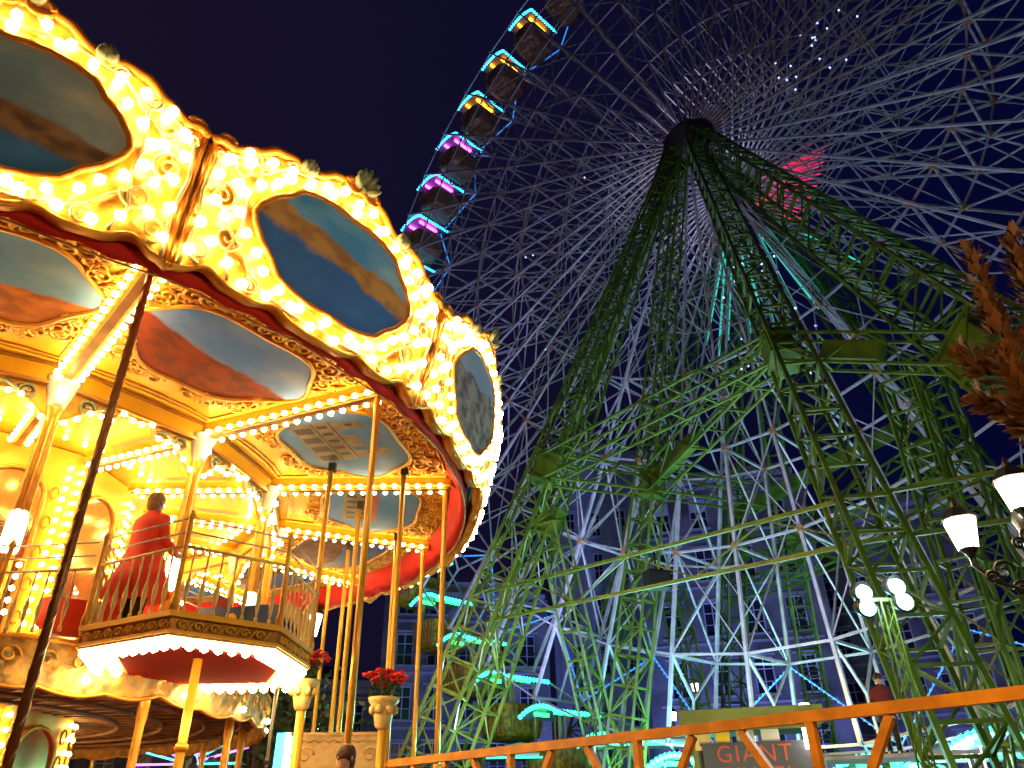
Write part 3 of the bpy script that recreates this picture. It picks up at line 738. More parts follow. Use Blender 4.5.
# rings in both planes + diagonals between spokes
def ring_bar(m, k, ra, ka, rb, kb, y, w): m.bar(wp(ra, AOF + 7.5 * ka, y), wp(rb, AOF + 7.5 * kb, y), w)
for ri_, r_ in enumerate([8.0, 11.4, 15.0, 18.7, 22.3, RP]):
    for y in (-W, W):
        m = MB()
        for k in range(NSP):
            m.bar(wp(r_, AOF + 7.5 * k, y), wp(r_, AOF + 7.5 * (k + 1), y), .075 if r_ > 10 else .045)
        m.build('ring', STEEL, wheel)
m = MB()
for y in (-W, W):
    for k in range(NSP):
        A, B = AOF + 7.5 * k, AOF + 7.5 * (k + 1)
        for (ra, rb) in ((11.4, 15.0), (18.7, 22.3)) if k % 2 == 0 else ((15.0, 18.7), (8.0, 11.4)):
            m.bar(wp(ra, A, y), wp(rb, B, y), .038); m.bar(wp(rb, A, y), wp(ra, B, y), .038)
        if k % 3 == 0: m.bar(wp(1.8, A, y * 1.3), wp(11.4, B + 22.5, y), .03)
        else: m.bar(wp(1.8, A, y * 1.3), wp(8.0, B + 15, y), .03)
m.build('bracing', STEEL, wheel)
hb = MB(); hb.lathe([(.7, -2.6), (1.0, -2.5), (.9, -2.0), (1.35, -1.98), (1.35, -1.82), (.9, -1.8), (.9, 1.8), (1.35, 1.82), (1.35, 1.98), (.9, 2.0), (1.0, 2.5), (.7, 2.6)], n=28, ax=(0, 1, 0), sm=False)
hb.build('hub', HUBM, wheel)
# LED zigzag at the rim (every second bay)
def beads(m, a, b, step, s):
    a, b = V(a), V(b); n = max(2, int((b - a).length / step))
    for k in range(n): m.box(a + (b - a) * ((k + .5) / n), (s, s, s))
m = MB()
for k in range(-1, 30, 2):
    for y in (W + .02,):
        m.bar(wp(22.4, AOF + 7.5 * k, y), wp(RP - .1, AOF + 7.5 * (k + 1), y), .03, mi=1); m.bar(wp(22.4, AOF + 7.5 * k, y), wp(RP - .1, AOF + 7.5 * (k - 1), y), .03, mi=1)
        for j in (-1, 1):
            a, b = wp(22.4, AOF + 7.5 * k, y - .04), wp(RP - .1, AOF + 7.5 * (k + j), y - .04); n = 22
            for q in range(n): m.box(a + (b - a) * ((q + .5) / n), (.06, .06, .06), mi=0)
m.build('led_zigzag', [BLUEL, BLUEL], wheel)
m = MB(); random.seed(11)
for k in range(26):
    m.box(wp(random.uniform(4.5, 8.5), random.uniform(-8, 24), -W - .3) if k < 20 else wp(random.uniform(5, 12), random.uniform(150, 225), -W - .1), (.06, .06, .06))
for k in range(40): m.box(wp(random.uniform(4, 12), random.uniform(255, 285), W + .1), (.07, .07, .07))
m.build('led_dots', DOTL, wheel)
m = MB()
for k in range(NSP):
    d = (AOF + 7.5 * k) % 360
    if 290 < d < 342:
        for q in range(3):
            a = d + q * 2.5; m.bar(wp(1.4 + q * .3, a, 2.0), wp(4.4 + .2 * q, a + 4, 1.95), .05)
m.build('red_wash_rods', REDL, wheel)  # glowing rods stand in for red floodlight falling on the spokes
m = MB()
for k in range(NSP):
    d = (AOF + 7.5 * k) % 360
    if 250 < d < 300:
        m.bar(wp(3.5, d, 2.0), wp(8.5, d, 1.75), .08); 
        if k % 2: m.bar(wp(4, d + 2, 2.0), wp(9.2, d + 5, 1.7), .07)
m.build('teal_wash_rods', TEALL, wheel)  # glowing rods in place of a teal light wash on the spokes

# cabins
def cabin(tube, led, body):
    t = link('cabin', None, None, (0, 0, 0), R_(-45)); t.scale = (1.1,) * 3
    m = MB()   # canopy: curved roof
    n = 8; vs = []
    for i in range(n + 1):
        x = -.95 + 1.9 * i / n; z = -.25 - .28 * (x / .95) ** 2
        for y in (-1.1, 1.1): vs.append((x, y, z)); 
        for y in (-1.1, 1.1): vs.append((x, y, z - .07))
    fs = []
    for i in range(n): a = 4 * i; fs += [(a, a + 4, a + 5, a + 1), (a + 2, a + 3, a + 7, a + 6), (a, a + 2, a + 6, a + 4), (a + 1, a + 5, a + 7, a + 3)]
    fs += [(0, 1, 3, 2), (4 * n, 4 * n + 2, 4 * n + 3, 4 * n + 1)]
    m.add(vs, fs); m.build('canopy', CABROOF, t)
    m = MB()
    for i in range(12): x = -.95 + 1.9 * i / 11; m.ball((x, -1.14, -.28 - .28 * (x / .95) ** 2), .095, 0, 1)
    for i in range(12): m.ball((.98, -1.05 + 2.2 * i / 11, -.54), .095, 0, 1)
    m.build('led_string', led, t)
    for x, ya, yb in ((.45, -.75, .65), (-.35, -.95, -.25)): m = MB(); m.bar((x, ya, -.50), (x, yb, -.50), .13); m.build('lamp_tube', tube, t)
    m = MB(); rings = [(.55, .75, -2.75), (.82, 1.02, -2.60), (.90, 1.12, -2.2), (.90, 1.12, -1.52), (.94, 1.16, -1.46), (.86, 1.08, -1.46), (.82, 1.02, -2.2)]; vs = []; nn_ = 24
    for hx, hy, z in rings:
        for k in range(nn_): a = 2 * pi * k / nn_; vs.append((math.copysign(abs(cos(a)) ** .45, cos(a)) * hx, math.copysign(abs(sin(a)) ** .45, sin(a)) * hy, z))
    m.add(vs, [(i * nn_ + k, i * nn_ + (k + 1) % nn_, (i + 1) * nn_ + (k + 1) % nn_, (i + 1) * nn_ + k) for i in range(len(rings) - 1) for k in range(nn_)] + [tuple(range(nn_ - 1, -1, -1)), tuple((len(rings) - 1) * nn_ + k for k in range(nn_))])
    for q in range(-3, 4):
        m.bar((q * .22, -1.125, -2.5), (q * .22, -1.125, -1.55), .05, .03, mi=1); m.bar((.905, q * .28, -2.5), (.905, q * .28, -1.55), .05, .03, mi=1); m.bar((-.905, q * .28, -2.5), (-.905, q * .28, -1.55), .05, .03, mi=1)
    m.build('tub', [body, CABB], t)
    for x, y in ((-.75, -.55), (.75, -.55), (-.75, .55), (.75, .55)): m = MB(); m.bar((x, y, -1.72), (x, y, -.42), .06); m.build('post', CABB, t)
    m = MB(); m.lathe([(.5, -2.3), (.55, -2.25), (.55, -2.15), (.3, -2.1)], n=12); m.lathe([(.06, -2.7), (.06, -.4)], n=8); m.build('seat', CABB, t)
    m = MB(); m.bar((0, -1.3, 0), (0, 1.3, 0), .09); m.bar((0, -1.2, 0), (0, -.9, -.27), .05); m.bar((0, 1.2, 0), (0, .9, -.27), .05); m.build('hanger', STEEL, t)
    return t
protos = {'o': cabin(ORL, CYAN, CABB), 'm': cabin(MAGL, CYAN, CABB), 'g': cabin(GRNL, CYANG, CABY)}
used = set()
words = {-1: 'cabin with orange lamps just leaving the top edge of the photo', 0: 'orange-lit cabin next to the top edge of the photo', 1: 'uppermost fully visible cabin, orange lamps under a cyan-lit canopy', 2: 'second fully visible orange-lit cabin, down the rim from the uppermost',
         3: 'lowest of the orange-lit cabins, right above the first magenta one', 4: 'topmost magenta-lit cabin, right below the orange-lit ones', 5: 'second magenta-lit cabin from the top of the rim', 6: 'third magenta-lit cabin, a little above the carousel cornice',
         7: 'lowest magenta-lit cabin, partly behind the golden carousel cornice', 14: 'green-lit cabin just under the right tip of the carousel canopy', 15: 'green-lit cabin right of the carousel poles, above the dark building',
         16: 'green-lit cabin in front of the left green mast, second below the canopy tip', 17: 'green-lit cabin half hidden behind the left green masts', 18: 'low green-lit cabin between the two left green masts', 19: 'teal-lit cabin low above the orange barrier, left of the middle mast',
         20: 'teal-lit cabin low beside the green ladder mast at middle', 21: 'yellow cabin low just left of the ticket booth', 22: 'yellow cabin behind the ticket booth sign', 23: 'yellow cabin just right of the ticket booth', 24: 'yellow cabin below the twin floodlights', 25: 'yellow cabin behind the right ladder mast', 26: 'yellow cabin at the right end of the orange barrier'}
for k in range(-1, 28):
    key = 'o' if k <= 3 else ('m' if k < 10 else 'g')
    root = protos[key]
    if key not in used: used.add(key); c = root
    else: c = copy_tree(root)
    p = wp(RP, AOF + 7.5 * k, 0)
    c.location = HUB + AV * p.x + ZV * p.z
    c['label'] = words.get(k, 'cabin on the far left of the rim hidden behind the carousel' if k < 14 else 'cabin on the right of the rim beyond the photo edge')
    c['category'] = 'wheel cabin'; c['group'] = 'cabins hanging round the ferris wheel rim'

# ================================================================== SUPPORT MASTS
base = V((HUB.x, HUB.y, 0))
sup = empty('wheel_support', base, 'green lattice steel masts and girders that carry the ferris wheel hub', 'wheel support')
def mast(a, b, wa, wb, name='mast', seg=.95, chord=.095, mi=0, plates=False):
    a, b = V(a) - base, V(b) - base; d = b - a; L = d.length; z = d / L
    x = z.cross(V((0, 0, 1))); x = x.normalized() if x.length > .1 else V((AV.x, AV.y, 0)); y = z.cross(x).normalized()
    n = max(2, int(L / seg)); m = MB()
    def cor(t, i): w = (wa + (wb - wa) * t) / 2; sx_, sy_ = ((-1, -1), (1, -1), (1, 1), (-1, 1))[i % 4]; return a + d * t + x * (w * sx_) + y * (w * sy_)
    for i in range(4): m.bar(cor(0, i), cor(1, i), chord)
    for k in range(n + 1):
        for i in range(4): m.bar(cor(k / n, i), cor(k / n, i + 1), .062)
    for k in range(n):
        for i in range(4):
            if (k + i) % 2: m.bar(cor(k / n, i), cor((k + 1) / n, i + 1), .045)
            else: m.bar(cor(k / n, i + 1), cor((k + 1) / n, i), .045)
    return m.build(name, GREEN, sup)
def foot(q, s): return base + NV * q + AV * s
near = HUB - NV * 2.3 + V((0, 0, -.4)); far = HUB + NV * 2.3 + V((0, 0, -.4))
legs = [('n', -10, -10, .6, 1.1), ('n', -5.5, -13, .6, 1.0), ('n', -3, -6.6, .6, 1.0), ('n', -12, 7.8, .6, 1.1), ('n', -10.5, 14, .9, 1.9),
        ('f', 10, -10, .6, 1.0), ('f', 12, -6, .6, 1.0), ('f', 4, -16, .6, 1.0), ('f', 3, 8, .6, 1.0), ('f', 11, 9, .6, 1.0)]
node = {}
def lp(i, t):
    q = legs[i]; top = near if q[0] == 'n' else far; return top + (foot(q[1], q[2]) - top) * t
for i, q in enumerate(legs):
    top = lp(i, 0) + (AV * (.5 * q[2] / 10))
    mast(top, foot(q[1], q[2]), q[3], q[4])
# junction boxes and girders
TB = .55
def jbox(i, t, s):
    t = .625 if i == 4 else t
    p = lp(i, t) - base; q = legs[i]; d = (lp(i, 1) - lp(i, 0)).normalized(); x = d.cross(V((0, 0, 1))).normalized(); y = d.cross(x)
    rot = M((x, y, d)).transposed(); m = MB(); w = q[3] + (q[4] - q[3]) * t + .12
    m.box(p, (w * s, w * s, 1.0), rot); m.box(p + d * .52, (w * s * 1.15, w * s * 1.15, .08), rot); m.box(p - d * .52, (w * s * 1.15, w * s * 1.15, .08), rot)
    m.build('junction_box', GREEN, sup)
for i in (0, 1, 2, 3, 4, 5, 6, 8): jbox(i, TB + (.03 if i in (1,) else 0), .72)
def girder(p, q, h=.9):
    p, q = V(p) - base, V(q) - base; d = (q - p); L = d.length; m = MB(); n = max(2, int(L / 1.2)); w = V((0, 0, h / 2)); sd = d.normalized().cross(V((0, 0, 1))) * .35
    for s_ in (-1, 1):
        m.bar(p + w + sd * s_, q + w + sd * s_, .07); m.bar(p - w + sd * s_, q - w + sd * s_, .07)
        for k in range(n):
            a, b = p + d * (k / n), p + d * ((k + 1) / n); m.bar(a - w + sd * s_, b + w + sd * s_, .045) if k % 2 else m.bar(a + w + sd * s_, b - w + sd * s_, .045)
    for k in range(n + 1): a = p + d * (k / n); m.bar(a - w - sd, a - w + sd, .05); m.bar(a + w - sd, a + w + sd, .05)
    m.build('girder', GREEN, sup)
def plate(p, q, h=.8, w=.5):
    m = MB(); m.bar(V(p) - base, V(q) - base, w, h, up=(0, 0, 1)); m.build('box_girder', GREEN, sup)
for i, j in ((0, 1), (0, 2), (2, 3), (3, 4), (5, 6), (6, 8)): girder(lp(i, TB if i != 4 else .625), lp(j, TB if j != 4 else .625))
girder(lp(0, TB), lp(3, TB)); plate(lp(2, TB), lp(3, TB) * .4 + lp(2, TB) * .6, .45, .35); plate(lp(3, TB) * .45 + lp(4, .625) * .55, lp(3, TB) * .75 + lp(4, .625) * .25, .5, .35)
girder(lp(2, TB), lp(2, TB) + NV * 4.5 * 1.0 + AV * 2); girder(lp(5, .62), lp(8, .62), .7)
plate(lp(5, .5), lp(8, .5), .5, .4)
# slim lower truss on the near side
def slim(p, q, h=.95):
    p, q = V(p) - base, V(q) - base; d = q - p; m = MB(); w = V((0, 0, h / 2)); n = max(2, int(d.length / 2.2))
    m.bar(p + w, q + w, .085); m.bar(p - w, q - w, .085)
    for k in range(n): a, b = p + d * (k / n), p + d * ((k + 1) / n); m.bar(a + w, b - w, .035) if k % 2 else m.bar(a - w, b + w, .035)
    m.build('tie_truss', GREEN, sup)
slim(lp(0, .72), lp(3, .755)); slim(lp(3, .755), lp(4, .76)); slim(lp(1, .76), lp(0, .72))
# extra upright masts below the right junctions and the leaning strut at left
for s_, q_ in ((14.3, 1.5), (16.4, 3.2)):
    p = base + NV * q_ + AV * s_
def upr(u, D, ztop, w): p = at(u, 600, D); mast((p.x, p.y, ztop), (p.x, p.y, 0), w, w, seg=.9, chord=.08)
upr(972, 20, 11.5, .8); upr(1007, 21, 12.5, .8)
mast(lp(1, TB + .03), at(612, 690, 31) * 1.0 - V((0, 0, 5)), .8, .8); mast(at(672, 590, 34), at(702, 700, 34) - V((0, 0, 4)), .8, .8)
# dark speaker/box hanging on the tie truss
bx = at(657, 580, 24); m = MB(); m.box((0, 0, 0), (.75, .5, .55)); m.box((0, -.26, 0), (.6, .03, .42), mi=0); m.bar((0, 0, .27), (0, 0, 1.0), .05); m.bar((-.3, 0, .27), (.3, 0, .27), .08)
m.build('loudspeaker', BLACK, None, bx, rz=.3, label='black box loudspeaker hanging from the slim green tie truss', category='loudspeaker')

# ================================================================== FLOODLIGHTS
fp = at(883, 600, 11.5)
fl = empty('floodlight_mast', (fp.x, fp.y, 0), 'green lattice pole with two pairs of dazzling white floodlights', 'floodlight mast')
m = MB()
q_ = .07
for x, y in ((-q_, -q_), (q_, -q_), (q_, q_), (-q_, q_)): m.bar((x, y, 0), (x, y, fp.z), .022)
for k in range(int(fp.z / .25)):
    z = .25 * k
    for a, b in (((-q_, -q_), (q_, -q_)), ((q_, -q_), (q_, q_)), ((q_, q_), (-q_, q_)), ((-q_, q_), (-q_, -q_))): m.bar((*a, z), (*b, z + .25), .012)
m.bar((-.32, 0, fp.z), (.32, 0, fp.z), .05); m.build('pole', GREEN, fl)
for u, v in ((862, 592), (866, 607), (895, 586), (903, 601)):
    p = at(u, v, 11.5) - V((fp.x, fp.y, 0)); m = MB(); m.lathe([(.05, .2), (.12, .1), (.145, 0), (.15, -.03)], c=p, n=16, ax=(-.3, 1, .25)); ho = m.build('lamp_head', BLACK, fl)
    m = MB(); m.ball(p + V((-.01, -.07, -.03)), (.115, .06, .115), 0, 2); m.build('lens', FLOODL, ho)

# ================================================================== STREET LAMPS
def lantern(t, p, s, cap=True):
    m = MB(); m.lathe([(.11, -.24), (.13, -.24), (.21, .16), (.20, .17)], c=p, n=8, sm=False)
    for v_ in range(len(m.v)): x, y, z = m.v[v_]; m.v[v_] = (p.x + (x - p.x) * s, p.y + (y - p.y) * s, p.z + (z - p.z) * s)
    g = m.build('lantern', STREETL, t)
    m = MB(); m.lathe([(.25, .17), (.23, .21), (.13, .33), (.06, .36), (.05, .42), (.015, .50)], n=8, sm=False); m.lathe([(.04, -.36), (.07, -.30), (.13, -.25), (.13, -.24)], n=8, sm=False)
    for k in range(8): a = 2 * pi * k / 8; m.bar((.135 * cos(a), .135 * sin(a), -.25), (.215 * cos(a), .215 * sin(a), .17), .008)
    m.v = [(p.x + x * s, p.y + y * s, p.z + z * s) for x, y, z in m.v]; m.build('lantern_frame', BLACK, g)
la, lb = at(963, 532, 9.2), at(1016, 492, 9.0)
pr = at(1050, 600, 9.3); pr.z = 0
sl = empty('street_lamp', pr, 'ornate black street lamp with scrolled arms and two glowing lanterns at the right edge', 'street lamp')
m = MB(); m.lathe([(.2, 0), (.2, .2), (.12, .3), (.09, .8), (.06, 1.2), (.05, 4.2), (.08, 4.3), (.03, 4.5)], n=12); m.build('post', BLACK, sl)
for p in (la, lb):
    q = p - pr; m = MB(); e = q + V((0, 0, -.28)); st = V((0, 0, e.z - .35 if p is la else 3.9)); hd = (e - st)
    m.tube([st, st + hd * .35 + V((0, 0, -.16)), st + hd * .7 + V((0, 0, -.18)), e + V((0, 0, -.08)), e], .026, 6)
    c = st + hd * .55
    for cc_, r0 in ((c + V((0, 0, -.02)), .12), (c + V((.12, 0, -.2)), .09), (c + V((-.14, 0, -.08)), .07)):
        m.tube([cc_ + V((r0 * (1 - k / 20) * cos(k * .55), 0, r0 * (1 - k / 20) * sin(k * .55))) for k in range(17)], .016, 5)
    m.build('arm', BLACK, sl); lantern(sl, q, .78)
def simple_lamp(u, v, D, s, label):
    p = at(u, v, D); t = empty('street_lamp', (p.x, p.y, 0), label, 'street lamp')
    m = MB(); m.lathe([(.14, 0), (.14, .3), (.07, .5), (.05, p.z - .4 * s)], n=10); m.build('post', BLACK, t); lantern(t, V((0, 0, p.z)), s)
simple_lamp(311, 624, 21, 1.35, 'street lamp with a single white lantern behind the carousel poles')
simple_lamp(316, 724, 42, 1.0, 'small distant street lamp above the cream panel')
simple_lamp(673, 716, 40, .9, 'small distant street lamp low between the wheel spokes, left one')
simple_lamp(695, 687, 42, .9, 'small distant street lamp above the yellow cabin, upper one')

# ================================================================== ORANGE BARRIER
fa, fb = at(1060, 690, 6.0), at(390, 762, 10.4)
fa.z = fb.z = 2.28; db = (fb - fa).normalized(); fL = (fb - fa).length
fen = empty('barrier', (fa.x, fa.y, 0), 'orange painted steel truss barrier running across the bottom of the view', 'barrier', rz=atan2(db.y, db.x))
m = MB(); m.box((fL / 2, 0, 2.28), (fL, .08, .08)); m.box((fL / 2, 0, 1.30), (fL, .08, .08)); m.box((fL / 2, 0, .15), (fL, .08, .08)); m.build('rail', ORANGE, fen)
def xr(u):   # distance along the barrier of a photo column on its top rail
    d = at(u, 730, 1) - EYE; den = db.x * d.y - db.y * d.x; return -(fa.x * d.y - fa.y * d.x) / den
x1, x0_ = xr(812), xr(636); bay = x0_ - x1; xs = []
k = -2
while x1 + bay * k < fL: 
    if x1 + bay * k > 0: xs.append(x1 + bay * k)
    k += 1
for x in xs:
    m = MB(); m.box((x, 0, 1.13), (.062, .07, 2.24)); m.box((x, 0, .02), (.25, .25, .04)); m.build('post', ORANGE, fen)
    for sg in (-1, 1):
        if 0 < x + sg * bay * .36 < fL:
            m = MB(); m.bar((x + sg * .03, 0, 1.36), (x + sg * bay * .36, 0, 2.23), .06, .06, up=(0, 1, 0)); m.build('brace', ORANGE, fen)
for x in xs: m = MB(); m.box((x + .12, -.002, 2.28), (.05, .088, .088)); m.build('sleeve', ORANGE, fen)

# ================================================================== TICKET BOOTH
bp_ = at(752, 735, 15); bz = lambda v: at(752, v, 15).z
bt = empty('ticket_booth', (bp_.x, bp_.y, 0), 'ticket booth with olive roof, pale shutters and a red-lettered sign', 'ticket booth', rz=R_(-14))
wL = 2.1
m = MB(); m.box((0, .9, bz(745) / 2), (wL - .1, 1.8, bz(745))); m.build('body', BOOTHB, bt)
m = MB(); m.box((0, .7, bz(718)), (wL + .3, 2.3, .25)); m.box((0, -.35, bz(728)), (wL + .05, .06, .12)); m.build('roof', BOOTHM, bt)
for x in (-wL / 2 + .05, wL / 2 - .05): m = MB(); m.box((x, 0, bz(728) / 2), (.1, .1, bz(728))); m.build('corner_post', BOOTHM, bt)
for x, w, mm in ((-.85, .28, CREAM), (-.5, .24, YELP), (-.12, .3, STONEL), (.3, .3, SHUT)):
    m = MB(); m.box((x, -.03, bz(738)), (w, .05, .34)); m.build('shutter', mm, bt)
m = MB(); m.box((.0, -.09, bz(764)), (1.75, .05, .62)); m.box((0, -.09, bz(764) + .32), (1.8, .07, .03)); sg_ = m.build('sign_board', BOOTHB, bt)
for word, zz in (('GIANT', bz(762)), ('WHEEL', bz(762) - .34)):
    c = bpy.data.curves.new('lettering', 'FONT'); c.body = word; c.size = .38; c.extrude = .01; c.align_x = 'CENTER'; c.space_character = 1.15
    o = link('lettering', c, sg_); o.location = (-.02, -.128, zz); o.rotation_euler = (R_(90), 0, 0); bpy.context.view_layer.update(); me_ = bpy.data.meshes.new_from_object(o); me_.materials.clear(); me_.materials.append(SIGNR); mw = o.matrix_local.copy(); bpy.data.objects.remove(o); o = link('lettering', me_, sg_); o.matrix_local = mw
m = MB(); m.lathe([(.11, 0), (.11, .65), (.08, .70)], c=(wL / 2 - .12, -.28, bz(752)), n=10); lo = m.build('lit_tube', FLOODL if False else STREETL, bt)

# festive bits: glowing star seen through the lower deck, stall canopies
p = at(188, 764, 24); st = empty('light_star', (p.x, p.y, 0), 'purple and cyan light star seen under the carousel upper deck', 'light decoration')
m = MB(); m.lathe([(.08, 0), (.06, p.z)], n=8); m.build('post', BLACK, st)
PURL = mat('purple_led', (.5, .2, .9), .4, emit=(.45, .12, .95), es=4)
for q in range(14):
    a = pi * q / 13; m = MB(); c = V((0, 0, p.z)); d = V((cos(a), 0, sin(a))); m.bar(c + d * .25, c + d * (1.3 + .3 * (q % 3)), .05); m.build('ray', PURL if q % 2 else CYAN, st)
def stall(u, v, D, w, col_, label, top=None):
    p = at(u, v, D); t = empty('market_stall', (p.x, p.y, 0), label, 'market stall')
    m = MB(); h = p.z; m.add([(-w, -1.2, h - .5), (w, -1.2, h - .5), (w, 1.2, h - .5), (-w, 1.2, h - .5), (0, 0, h), (-w, -1.2, h - .62), (w, -1.2, h - .62), (w, 1.2, h - .62), (-w, 1.2, h - .62)],
                            [(0, 1, 4), (1, 2, 4), (2, 3, 4), (3, 0, 4), (0, 5, 6, 1), (1, 6, 7, 2), (2, 7, 8, 3), (3, 8, 5, 0), (5, 8, 7, 6)]); m.build('canopy', TARP, t)
    m = MB(); m.box((0, 0, (h - 1.4) / 2), (w * 1.8, 2, h - 1.4)); m.build('counter', col_, t)
    for x in (-w + .06, w - .06): m = MB(); m.bar((x, -1.1, 0), (x, -1.1, h - .6), .06); m.build('post', STEEL, t)
    m = MB(); m.bar((-w * .8, -1.25, h - .66), (w * .8, -1.25, h - .66), .05); m.build('lamp_tube', CYANG, t)
stall(640, 728, 31, 1.9, BOOTHB, 'white-roofed stall with teal lights left of the ticket booth')
stall(520, 742, 34, 1.8, BOOTHB, 'white-roofed stall low behind the left masts')
stall(965, 738, 30, 2.2, CREAM, 'white-roofed stall behind the right ladder mast')
# cream panel stall next to the carousel
p = at(340, 736, 13.5); t = empty('cream_panel_stall', (p.x, p.y, 0), 'cream carved panel booth behind the carousel poles', 'booth', rz=R_(6))
m = MB(); m.box((0, 0, p.z / 2), (1.45, .18, p.z)); m.box((0, 0, p.z + .02), (1.52, .24, .05)); m.build('panel', CREAM, t)
m = MB()
for x in (-.5, .5):
    m.tube([V((x + .13 * (1 - k / 20) * cos(k * .5), -.10, p.z - .28 + .13 * (1 - k / 20) * sin(k * .5))) for k in range(18)], .015, 5)
for k in range(9): m.tube([(-.6 + .15 * k, -.10, p.z - .1), (-.53 + .15 * k, -.10, p.z - .06), (-.46 + .15 * k, -.10, p.z - .1)], .012, 4)
m.build('carving', CREAM, t)
p = at(285, 752, 14); m = MB(); m.box((0, 0, p.z / 2), (.34, .1, p.z)); m2 = MB()
t = empty('lit_sign', (p.x, p.y, 0), 'narrow bright white and cyan lit sign left of the cream panel', 'lit sign'); m.build('post', BLACK, t)
m2.box((-.07, -.07, p.z - .1), (.14, .04, .75)); m2.build('lit_panel', CYAN, t); m = MB(); m.box((.09, -.07, p.z - .1), (.15, .04, .75)); m.build('lit_panel', STREETL, t)

# flower urns
def urn(u, v, D, label, dark=False):
    p = at(u, v, D); t = empty('flower_urn', (p.x, p.y, 0), label, 'flower urn')
    m = MB(); m.lathe([(.2, 0), (.2, .15), (.06, .3), (.055, p.z - .3)], n=10); m.build('post', POLEG, t)
    m = MB(); m.lathe([(.06, -.34), (.10, -.30), (.12, -.2), (.15, -.06), (.20, 0), (.21, .05), (.17, .05)], c=(0, 0, p.z), n=14)
    for k in range(7): a = 2 * pi * k / 7; m.ball((.15 * cos(a), .15 * sin(a), p.z - .1), (.05, .05, .07), 0, 1)
    m.build('urn', CREAMGOLD, t)
    m = MB(); m2 = MB(); random.seed(int(u))
    for k in range(34):
        a = random.uniform(0, 6.28); r_ = random.uniform(0, .27); z = p.z + .30 + random.uniform(-.1, .1); c = V((r_ * cos(a), r_ * sin(a), z))
        m2.tube([(0, 0, p.z), c * .6 + V((0, 0, p.z * .4)), c], .008, 4)
        for q in range(5):
            b = q * 1.256 + a; m.ball(c + V((.035 * cos(b), .035 * sin(b), random.uniform(-.01, .03))), (.035, .03, .02), 0, 1)
    for k in range(26):
        a = random.uniform(0, 6.28); c = V((random.uniform(.05, .22) * cos(a), random.uniform(.05, .22) * sin(a), p.z + random.uniform(.05, .25))); d = V((random.uniform(-.08, .08), random.uniform(-.08, .08), .08)); s_ = V((.03, .02, 0))
        m2.add([c, c + d * .5 + s_, c + d, c + d * .5 - s_], [(0, 1, 2, 3)])
    m.build('flowers', PETAL, t); m2.build('stems', STEM, t)
urn(384, 702, 10.8, 'carved urn of bright red flowers on a slim yellow post')
urn(304, 684, 11.2, 'carved urn with red flowers partly behind the balcony, left of the other urn')

# ================================================================== TREES
def leaf_cloud(m, c, n, rad, size, rng, long=1.0):
    for k in range(n):
        d = V((rng.gauss(0, 1), rng.gauss(0, 1), rng.gauss(0, 1))); d = d.normalized() * rad * rng.random() ** .4
        p = c + d; a = V((rng.gauss(0, 1), rng.gauss(0, 1), rng.gauss(0, .7))).normalized(); b = a.orthogonal().normalized(); b = M.Rotation(rng.uniform(0, 6.28), 3, a) @ b
        s_ = size * rng.uniform(.6, 1.3); m.add([p, p + a * s_ * long * .5 + b * s_ * .25, p + a * s_ * long, p + a * s_ * long * .5 - b * s_ * .25], [(0, 1, 2, 3)])
rng = random.Random(5)
tb = V((5.7, 5.6, 0)); t = empty('tree', tb, 'copper-leaved tree whose warm lit branch tips reach in from the right', 'tree')
trk = MB(); crn = MB()
top = V((5.6, 5.5, 5.6)) - tb
trk.tube([(0, 0, 0), (.03, 0, 1.5), (-.02, 0, 3.2), (-.1, -.05, 4.4), top], [.16, .13, .11, .08, .05], 10)
tips = [(966, 245, 6.6, (1000, 330)), (1012, 232, 6.4, (1030, 300)), (958, 352, 6.5, (1010, 380)), (985, 300, 6.6, (1020, 380)), (972, 395, 6.7, (1040, 420)), (1000, 350, 6.3, (1040, 420)), (1010, 415, 6.6, (1060, 440)), (1020, 275, 6.7, (1050, 360)), (1022, 395, 6.2, (1060, 440))]
for u, v, D, (bu, bv) in tips:
    e = at(u, v, D) - tb; b0 = at(bu, bv, D + .1) - tb; s_ = V((-.08, 0, 4.0 + rng.uniform(-.3, .6)))
    pts = [s_, s_ * .45 + b0 * .55 + V((0, 0, -.1)), b0, b0 * .5 + e * .5, e]; trk.tube(pts, [.05, .035, .02, .012, .005], 6)
    for k in range(130):
        tt = rng.random() ** .8; p = b0.lerp(e, tt) if rng.random() < .8 else (s_ * .3 + b0 * .7).lerp(b0, rng.random())
        ax = (e - b0).normalized(); side = V((rng.gauss(0, 1), rng.gauss(0, 1), rng.gauss(0, 1))); side = (side - ax * side.dot(ax)).normalized()
        d = (ax * rng.uniform(.5, 1.1) + side * rng.uniform(.4, 1.)).normalized(); L = rng.uniform(.10, .20) * (1.15 - .4 * tt); w = d.cross(side + V((.1, .2, .3))).normalized() * L * .24
        q = p + side * rng.uniform(0, .07)
        crn.add([q, q + d * L * .45 + w, q + d * L, q + d * L * .45 - w], [(0, 1, 2), (0, 2, 3)])
for k in range(30):
    c = V((rng.uniform(.2, 1.8), rng.uniform(-1.2, 1.0), rng.uniform(3.9, 6.4))); leaf_cloud(crn, c, 50, .45, .14, rng, 1.4)
    trk.tube([V((-.05, 0, 4.2)), c * .5 + V((0, 0, 2.3)), c], [.04, .02, .008], 5)
trk.build('trunk', BARK, t); crn.build('crown', LEAFO, t)
